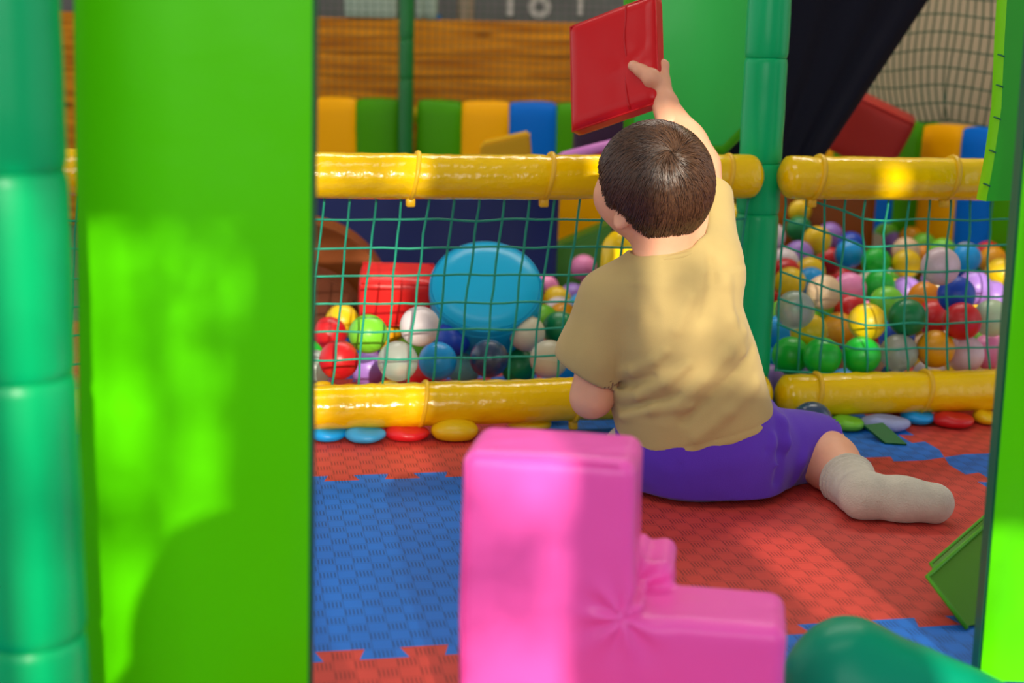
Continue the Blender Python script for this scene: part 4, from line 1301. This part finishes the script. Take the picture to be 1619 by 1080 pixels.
# right hand, finer grid: thumb on the near face of the slab, fingers behind it
edge = P(1030, 118, 2.105)
g2 = Grid(wrR + Vector((-.075, -.05, -.03)), wrR + Vector((.05, .085, .085)), .0019)
kn0 = P(1041, 117, 2.085)
wv_ = (kn0 - wrR).normalized()
h = cap(g2, wrR - wv_ * .03, wrR, .0195, .0178)
h = smin(h, cap(g2, wrR, P(1040, 132, 2.078), .0178, .0195, (Vector((1, .2, 0)), .8)), .014)
kb = [P(1048, 104, 2.082), P(1046, 116, 2.094), P(1044, 127, 2.104), P(1040, 138, 2.110)]
for k, q0 in enumerate(kb):
    ln = (.020, .023, .022, .017)[k]
    q1 = q0 + Vector((-.006, .017, .006)); q2 = q1 + Vector((-ln, .008, .001)); q3 = q2 + Vector((-.014, -.004, -.001))
    h = smin(h, cap(g2, P(1043, 134, 2.082), q0, .0125, .0095), .008)
    f_ = smin(cap(g2, q0, q1, .0082, .0072), cap(g2, q1, q2, .0072, .0064), .003)
    f_ = smin(f_, cap(g2, q2, q3, .0064, .0056), .003)
    h = smin(h, f_, .003)
t0_, t1_, t2_, t3_ = P(1041, 142, 2.068), P(1030, 123, 2.054), P(1014, 112, 2.060), P(1001, 104, 2.070)
th_ = smin(cap(g2, t0_, t1_, .0165, .0128), cap(g2, t1_, t2_, .0118, .0092), .006)
th_ = smin(th_, cap(g2, t2_, t3_, .0092, .0078), .004)
h = smin(h, th_, .009)
sdf_obj('hand', h, g2, SKIN, body, 1)
nail = t3_ + (t3_ - t2_).normalized() * .001 - Vector((0, .0064, -.001))
bm = bmesh.new()
bmesh.ops.create_uvsphere(bm, u_segments=12, v_segments=8, radius=1, matrix=Matrix.Translation(nail) @ Matrix.Rotation(R(-35), 4, 'Y') @ Matrix.Diagonal((.0042, .0012, .0034, 1)))
obj('thumbnail', bm, mat('nail', (236, 190, 170), .3), body)

# shirt
g3 = Grid((P(880, 560, 1.89).x - .01, 1.785, P(1100, 745, 1.9).z), (P(1235, 600, 1.9).x + .02, 2.05, P(1110, 285, 1.97).z + .02), .0026)
d = trunk(g3, .004)
d = np.maximum(d, -1)
slL = cap(g3, shL + Vector((.012, 0, .002)), P(932, 606, 1.888), .040, .041)
slL2 = cap(g3, shL, P(925, 560, 1.888), .038, .040)
slL = smin(slL, slL2, .03)
# sleeve opening of the left arm
pa, pb = P(884, 566, 1.888), P(974, 613, 1.888)
nrm = (pb - pa).cross(Vector((0, 1, .1))); nrm = nrm if nrm.z < 0 else -nrm
slL = smax(slL, plane(g3, pa, nrm), .004)
slL = np.maximum(slL, -cap(g3, P(952, 560, 1.888), P(925, 640, 1.888), .036, .040))       # hollow cuff
d = smin(d, slL, .012)
slR = cap(g3, shR + Vector((-.004, 0, -.02)), P(1112, 300, 1.975), .047, .040)
pa = P(1120, 300, 1.975); ax_ = (elR - shR).normalized()
slR = smax(slR, plane(g3, pa, ax_ + Vector((.2, 0, 0))), .004)
slR = np.maximum(slR, -cap(g3, shR.lerp(elR, .55), elR.lerp(wrR, .1), .031, .032))
d = smin(d, slR, .03)
d = smin(d, cap(g3, P(968, 470, 1.895), P(1040, 418, 1.895), .036, .036), .03)                 # shoulder slopes
d = smin(d, cap(g3, P(1118, 415, 1.90), P(1068, 412, 1.895), .040, .036), .03)
# neckline
ncut = cap(g3, neck + Vector((-.003, .0, .0)), neck + ZZ * .07, .0445, .06)
pn = P(1045, 404, 1.85)
d = smax(d, -np.maximum(ncut, plane(g3, P(1060, 398, 1.86), Vector((.18, -.1, -1)))), .004)
# hem
pa, pb = P(1036, 732, 1.83), P(1226, 672, 1.88)
nh = (pb - pa).cross(Vector((0, 1, -.06))); nh = nh if nh.z < 0 else -nh
hem = plane(g3, pa, nh)
def fold(d, pts, amp, w, sgn=1):
    """soft cloth fold along a pixel polyline lying on the back of the child"""
    for (x0, y0), (x1, y1) in zip(pts, pts[1:]):
        def surf(x, y):
            p = P(x, y, 1.83); zc = p.z
            c, b = np.interp(zc, tz, txc), np.interp(zc, tz, thd); a = np.interp(zc, tz, thw); yy = np.interp(zc, tz, tya)
            q = min(.98, abs((p.x - c) / (a + .004)))
            return Vector((p.x, yy - (b + .004) * (1 - q ** 2.3) ** (1 / 2.3), p.z))
        s = seg_d(g3, surf(x0, y0), surf(x1, y1))
        d = d - sgn * 1.9 * amp * np.exp(-(s / (w * .9)) ** 2)
    return d
d = fold(d, [(975, 640), (1010, 628), (1052, 604), (1085, 575)], .0035, .007)
d = fold(d, [(975, 622), (1000, 612), (1030, 596)], .004, .006, -1)
d = fold(d, [(972, 600), (1000, 590), (1035, 570), (1050, 555)], .003, .007)
d = fold(d, [(985, 668), (1030, 648), (1090, 640)], .0025, .007)
d = fold(d, [(985, 656), (1020, 640), (1070, 622)], .0025, .006, -1)
d = fold(d, [(1070, 640), (1110, 600), (1150, 560), (1180, 530)], .0028, .009)
d = fold(d, [(1082, 662), (1130, 618), (1180, 575), (1196, 560)], .0026, .008, -1)
d = fold(d, [(1100, 690), (1150, 650), (1200, 612)], .0022, .010)
d = fold(d, [(1106, 372), (1108, 420), (1092, 470), (1070, 520)], .0022, .009)
d = fold(d, [(1122, 390), (1128, 440), (1115, 500)], .0026, .009, -1)
d = fold(d, [(1140, 400), (1150, 450), (1160, 510), (1180, 570)], .0022, .010)
d = fold(d, [(1000, 440), (1030, 500), (1040, 560)], .0014, .014, -1)
d = fold(d, [(940, 490), (962, 520), (974, 560), (976, 600)], .0035, .006, -1)                # armhole seam
d = fold(d, [(1110, 345), (1100, 380), (1112, 410)], .003, .006, -1)
d = d + .0011 * waves(g3, 11, 48) + .0006 * waves(g3, 12, 120)
d = d - .0012 * np.exp(-((hem + .012) / .0016) ** 2) * 0 + .0010 * np.exp(-((hem + .0135) / .0016) ** 2)   # stitched hem line
d = smax(d, hem, .004)
d = np.maximum(d, -np.maximum(trunk(g3, -.009), -.010 - hem))                              # a lip under the hem
sdf_obj('t_shirt', d, g3, SHIRT, body, 1)
del d, slL, slR, slL2

# ribbed collar
bm = bmesh.new()
cpts = []
for k in range(40):
    a = 2 * math.pi * k / 40
    cpts.append(neck + Vector((.0465 * math.cos(a) + .002, .0455 * math.sin(a), .008 + .009 * math.cos(a) + .004 * math.sin(a))))
add_tube(bm, cpts, .0046, 8, closed=True)
obj('collar', bm, SHIRT, body)

# shorts
g4 = Grid((pel.x - .28, 1.80, -.002), (P(1325, 700, 1.98).x + .03, 2.12, .165), .0027)
d = ell(g4, pel + Vector((-.004, .0, -.002)), ((1, 0, 0), (0, 1, 0), (0, 0, 1)), (.112, .082, .078))
d = smin(d, cap(g4, pel + Vector((.03, -.004, .0)), kneeR, .064, .0505), .03)
hl = kneeL
d = smin(d, cap(g4, pel + Vector((-.03, -.004, 0)), hl, .064, .0505), .03)
up = trunk(g4, -.001); d = smin(d, np.maximum(up, g4.Z - .15), .03)
# leg openings
ha, hb = P(1314, 696, 1.99), P(1279, 789, 1.96)
nr = Vector((0, 1, 0)).cross(hb - ha); nr = nr if nr.x > 0 else -nr
d = smax(d, plane(g4, ha, nr + Vector((0, .15, 0)) * nr.length), .004)
d = np.maximum(d, -np.maximum(cap(g4, kneeR.lerp(pel, .4), kneeR + Vector((.03, .02, 0)), .045, .045), -plane(g4, kneeR.lerp(pel, .12), nr)))
d = smax(d, plane(g4, hipL.lerp(kneeL, .72), (kneeL - hipL)), .004)
def fold4(d, pts, amp, w, Y_=1.85, sgn=1):
    pts = [P(x, y, Y_) for x, y in pts]
    for a, b in zip(pts, pts[1:]): d = d - sgn * amp * np.exp(-(seg_d(g4, a, b) / w) ** 2)
    return d
# gathered cloth at the right hip
d = smin(d, cap(g4, P(1232, 668, 1.885), P(1240, 700, 1.868), .011, .008), .014)
d = smin(d, cap(g4, P(1222, 700, 1.868), P(1236, 672, 1.88), .008, .008), .010)
d = smin(d, cap(g4, P(1240, 700, 1.868), P(1232, 735, 1.85), .007, .004), .012)
d = fold4(d, [(1228, 760), (1236, 716), (1244, 680)], .006, .008, 1.855, -1)
d = fold4(d, [(1205, 740), (1222, 705), (1226, 690)], .004, .007, 1.85)
d = fold4(d, [(1190, 742), (1206, 712)], .004, .006, 1.845, -1)
d = fold4(d, [(1262, 770), (1270, 730), (1290, 705)], .004, .009, 1.90)
d = fold4(d, [(1275, 775), (1283, 735), (1298, 708)], .003, .007, 1.92, -1)
d = fold4(d, [(1075, 735), (1077, 800)], .0016, .003, 1.825, -1)
d = d + .0016 * waves(g4, 41, 60) + .0007 * waves(g4, 42, 140)
d = np.maximum(d, .0008 - g4.Z)
sdf_obj('shorts', d, g4, SHORTS, body, 1)
del d

# socks
for s_ in (1, -1):
    top, ak, he, to = (P(1339, 758, 1.885), ankR, heelR, toeR) if s_ == 1 else (ankL.lerp(kneeL, .22), ankL, heelL, toeL)
    lo_ = Vector((min(top.x, he.x, to.x) - .05, 1.74, 0)); hi_ = Vector((max(top.x, he.x, to.x) + .05, 2.03, .12))
    g5 = Grid(lo_, hi_, .0023)
    leg = cap(g5, top, ak, .0385, .0295)
    dirl = (ak - top).normalized()
    s = (g5.X - top.x) * dirl.x + (g5.Y - top.y) * dirl.y + (g5.Z - top.z) * dirl.z
    leg = leg - .0018 * np.sin(s * 680 + 1.5 * waves(g5, 5, 60)) * np.exp(-(s / .035) ** 2)
    leg = np.maximum(leg, -s - .002)
    d = smin(leg, cap(g5, ak, he, .0285, .0315), .010)
    mid = he.lerp(to, .55)
    d = smin(d, cap(g5, he, mid, .0310, .0285, (Vector((0, 1, 0)), .95)), .010)
    d = smin(d, cap(g5, mid, to, .0285, .0275), .014)
    d = d + .0008 * waves(g5, 51, 110) + .0005 * waves(g5, 52, 260)
    d = np.maximum(d, .0012 - g5.Z)
    sdf_obj('sock', d, g5, SOCK, body, 1)

# eyes and eyebrows
for s_ in (-1, 1):
    bm = bmesh.new(); bmesh.ops.create_uvsphere(bm, u_segments=16, v_segments=10, radius=.0088, matrix=Matrix.Translation(hp(Hc + fd * .0655 + ld * (.027 * s_) + ud * .006)))
    obj('eye', bm, mat('eye_white', (235, 232, 226), .15), body)
    bm = bmesh.new(); bmesh.ops.create_uvsphere(bm, u_segments=16, v_segments=10, radius=.0048, matrix=Matrix.Translation(hp(Hc + fd * .0705 + ld * (.028 * s_) + ud * .006)))
    obj('iris', bm, mat('eye_brown', (54, 32, 20), .12), body)
    bm = bmesh.new(); add_tube(bm, [hp(Hc + fd * .0755 + ld * (.014 * s_) + ud * .022), hp(Hc + fd * .074 + ld * (.026 * s_) + ud * .026), hp(Hc + fd * .066 + ld * (.040 * s_) + ud * .022)], [.001, .0018, .001], 6)
    obj('eyebrow', bm, mat('brow', (60, 40, 26), .7), body)

# hair: a cap and several thousand strands flowing from the crown
HR = np.array([.0800, .0692, .0795], np.float32)          # front, side, up radii
HB = np.array([fd, ld, ud], np.float32)
Hn = np.array(Hc - ud * .004, np.float32)
lf = [-.10, -.06, -.03, -.005, .02, .045, .075, .10]
lz_ = [-.072, -.069, -.056, -.030, -.024, .008, .036, .046]
g6 = Grid(Hc - Vector((.11, .11, .10)), Hc + Vector((.11, .11, .11)), .0026)
q = [(g6.X - Hn[0]) * HB[i, 0] + (g6.Y - Hn[1]) * HB[i, 1] + (g6.Z - Hn[2]) * HB[i, 2] for i in range(3)]
d = ell(g6, Hn, HB, HR - .003)
d = smax(d, np.interp(q[0], lf, lz_).astype(np.float32) - q[2], .008)
d = d + .0010 * waves(g6, 61, 120)
v, qd = nets(d, g6)
Wd = np.array(P(1062, 243, 1.835), np.float32) - Hn; Wl = HB @ Wd; Wl = Wl / HR; Wl /= np.linalg.norm(Wl)
NS, ST = 9000, 9
r6 = np.random.default_rng(3)
dr = r6.normal(size=(NS * 2, 3)).astype(np.float32); dr /= np.linalg.norm(dr, axis=1)[:, None]
near = r6.random(NS * 2) < .35
dr[near] = Wl + r6.normal(size=(near.sum(), 3)).astype(np.float32) * .45; dr /= np.linalg.norm(dr, axis=1)[:, None]
pl_ = dr * HR
keep = pl_[:, 2] > np.interp(pl_[:, 0], lf, lz_) + .006
dr = dr[keep][:NS]; NS = len(dr)
tone = np.clip(r6.normal(.42, .2, NS), 0, 1)
pts = np.zeros((NS, ST, 3), np.float32); cur = dr.copy(); swirl = r6.normal(.35, .15, NS)[:, None]
alive_len = np.ones(NS); phase = r6.random(NS) * 6.28
lift = np.zeros(NS, np.float32)
done = np.zeros(NS, bool)
for k in range(ST):
    rad = 1.0 + .012 + .05 * np.minimum(1, k / 4) * (1 - .5 * k / ST) * r6.uniform(.5, 1.2, NS)
    p = cur * HR * (rad[:, None])
    # nape narrows towards the neck
    low = np.clip((-.035 - p[:, 2]) / .05, 0, 1) * (p[:, 0] < 0)
    pts[:, k] = p
    away = cur - Wl * (cur @ Wl)[:, None]
    away /= np.linalg.norm(away, axis=1)[:, None] + 1e-6
    tang = away - cur * (np.sum(away * cur, 1))[:, None]; tang /= np.linalg.norm(tang, axis=1)[:, None] + 1e-6
    sw = np.cross(cur, tang)
    dist = np.arccos(np.clip(cur @ Wl, -1, 1))[:, None]
    grav = np.array([0, 0, -1], np.float32) - cur * (-cur[:, 2:3]); 
    stp = tang + sw * swirl * np.exp(-dist * 1.6) * 1.6 + grav * .55 * np.clip(dist, 0, 1) + sw * .10 * np.sin(dist * 9 + cur[:, 1:2] * 14)
    stp /= np.linalg.norm(stp, axis=1)[:, None] + 1e-6
    nxt = cur + stp * .085; nxt /= np.linalg.norm(nxt, axis=1)[:, None]
    pn_ = nxt * HR
    stop = pn_[:, 2] < np.interp(pn_[:, 0], lf, lz_) - .004 + .005 * np.sin(phase)
    nxt[stop] = cur[stop] + stp[stop] * .004
    cur = nxt / np.linalg.norm(nxt, axis=1)[:, None]
world = (pts.reshape(-1, 3) @ HB) + Hn
world = world.reshape(NS, ST, 3)
tng = np.gradient(world, axis=1); tng /= np.linalg.norm(tng, axis=2)[:, :, None] + 1e-9
outw = world - Hn; outw /= np.linalg.norm(outw, axis=2)[:, :, None]
side = np.cross(tng, outw); side /= np.linalg.norm(side, axis=2)[:, :, None] + 1e-9
wid = (.00075 * np.array([.7, 1, 1, 1, 1, .95, .8, .6, .15], np.float32))[None, :, None]
ring = np.stack([world + side * wid, world + outw * wid * 1.1, world - side * wid], 2)       # NS, ST, 3 corners
sv = ring.reshape(-1, 3)
base = (np.arange(NS)[:, None, None] * ST + np.arange(ST - 1)[None, :, None]) * 3
kk = np.arange(3)[None, None, :]
sf = np.stack([base + kk, base + (kk + 1) % 3, base + 3 + (kk + 1) % 3, base + 3 + kk], -1).reshape(-1, 4)
allv = np.concatenate([v, sv]); allf = np.concatenate([qd, sf + len(v)])
me = bpy.data.meshes.new('hair')
me.vertices.add(len(allv)); me.vertices.foreach_set('co', allv.astype(np.float32).ravel())
me.loops.add(len(allf) * 4); me.loops.foreach_set('vertex_index', allf.astype(np.int32).ravel())
me.polygons.add(len(allf)); me.polygons.foreach_set('loop_start', np.arange(0, len(allf) * 4, 4, dtype=np.int32))
me.update(calc_edges=True); me.validate()
at = me.attributes.new('tone', 'FLOAT', 'POINT')
at.data.foreach_set('value', np.concatenate([np.full(len(v), .12), np.repeat(tone, ST * 3)]).astype(np.float32))
me.polygons.foreach_set('use_smooth', [True] * len(me.polygons)); me.materials.append(HAIRM)
link_mesh('hair', me, body)

# ------------------------------------------------------------------ behind the camera: the photographer and the trees outside
pg = Grid((-.36, -.75, -.002), (.34, .02, .76), .012)
hc = Vector((.005, -.20, .585))
d = ell(pg, hc, ((0, 1, 0), (1, 0, 0), (0, 0, 1)), (.098, .082, .108))
d = smin(d, cap(pg, hc - ZZ * .05 - Vector((0, .02, 0)), Vector((-.01, -.27, .46)), .055, .06), .03)
d = smin(d, cap(pg, Vector((-.13, -.30, .40)), Vector((.11, -.30, .40)), .075), .05)
d = smin(d, cap(pg, Vector((-.01, -.31, .36)), Vector((-.01, -.42, .16)), .13, .14, (Vector((0, 1, 0)), .8)), .06)
for s_ in (-1, 1):
    x_ = -.01 + .17 * s_
    d = smin(d, smin(cap(pg, (x_, -.30, .40), (x_ + .03 * s_, -.20, .28), .05, .042), cap(pg, (x_ + .03 * s_, -.20, .28), (.045 * s_ - .01, -.085, .545), .04, .028), .03), .03)
    d = smin(d, cap(pg, (.045 * s_ - .01, -.085, .545), (.04 * s_, -.065, .585), .03, .03), .02)
    d = smin(d, smin(cap(pg, (.09 * s_, -.44, .12), (.13 * s_, -.14, .16), .085, .065), cap(pg, (.13 * s_, -.14, .16), (.12 * s_, -.48, .045), .06, .045), .03), .04)
d = np.maximum(d, .001 - pg.Z)
sdf_obj('person', d, pg, mat('jacket_grey', (90, 94, 104), .8), label='grown-up kneeling behind the camera', cat='person')

def foliage(name, label, spots, n, leaf, m):
    t = thing(name, label, 'tree', (spots[0][0], spots[0][1], 0))
    vs, fs = [], []
    for k in range(n):
        cx, cy, cz, rr_ = random.choices(spots, weights=[s[3] ** 2 for s in spots])[0]
        p = Vector((cx, cy, cz)) + Vector((random.gauss(0, 1), random.gauss(0, 1), random.gauss(0, 1))) * rr_ * .5
        a = Vector((random.gauss(0, 1), random.gauss(0, 1), random.gauss(0, 1))).normalized(); b = a.orthogonal().normalized()
        l = leaf * random.uniform(.7, 1.3); i = len(vs)
        vs += [p - a * l, p + b * l * .4, p + a * l, p - b * l * .4]; fs.append((i, i + 1, i + 2, i + 3))
    pymesh('foliage', [tuple(v) for v in vs], fs, m, t, smooth=False, kind='stuff')
    bm = bmesh.new()
    for cx, cy, cz, rr_ in spots:
        add_tube(bm, [(spots[0][0], spots[0][1] - .1, -.05), ((spots[0][0] + cx) / 2, cy - .05, cz * .6), (cx, cy, cz)], [.03, .012, .004], 7)
    obj('branch', bm, mat('bark', (80, 62, 44), .9), t)
LEAF = mat('leaf', (70, 110, 40), .6)
SP = []
for x_, z_, r_ in ((.07, 1.37, .09), (.15, 1.34, .09), (.13, 1.18, .07), (.20, 1.08, .07), (.08, 1.05, .05), (.76, 1.40, .035), (.82, 1.30, .045), (.72, 1.29, .04), (.36, 1.62, .12), (.36, 1.24, .10), (.36, 1.00, .13), (.97, 1.10, .12)):
    SP.append((x_ + .175 * 2.4, WY - 2.4, z_ + .36 * 2.4, r_))
foliage('tree', 'small leafy tree outside the open wall behind the camera', SP, 800, .022, LEAF)
SP2 = [(x_ + .175 * .5, WY - .5, z_ + .36 * .5, r_) for x_, z_, r_ in ((.18, 1.27, .05), (.12, 1.30, .045), (.19, 1.20, .03), (.205, 1.12, .025))]
foliage('dapple_leaves', 'unseen leaf cluster added outside the open wall to soften a sun patch', SP2, 130, .016, LEAF)  # leaves added to break up the edge of a sun patch
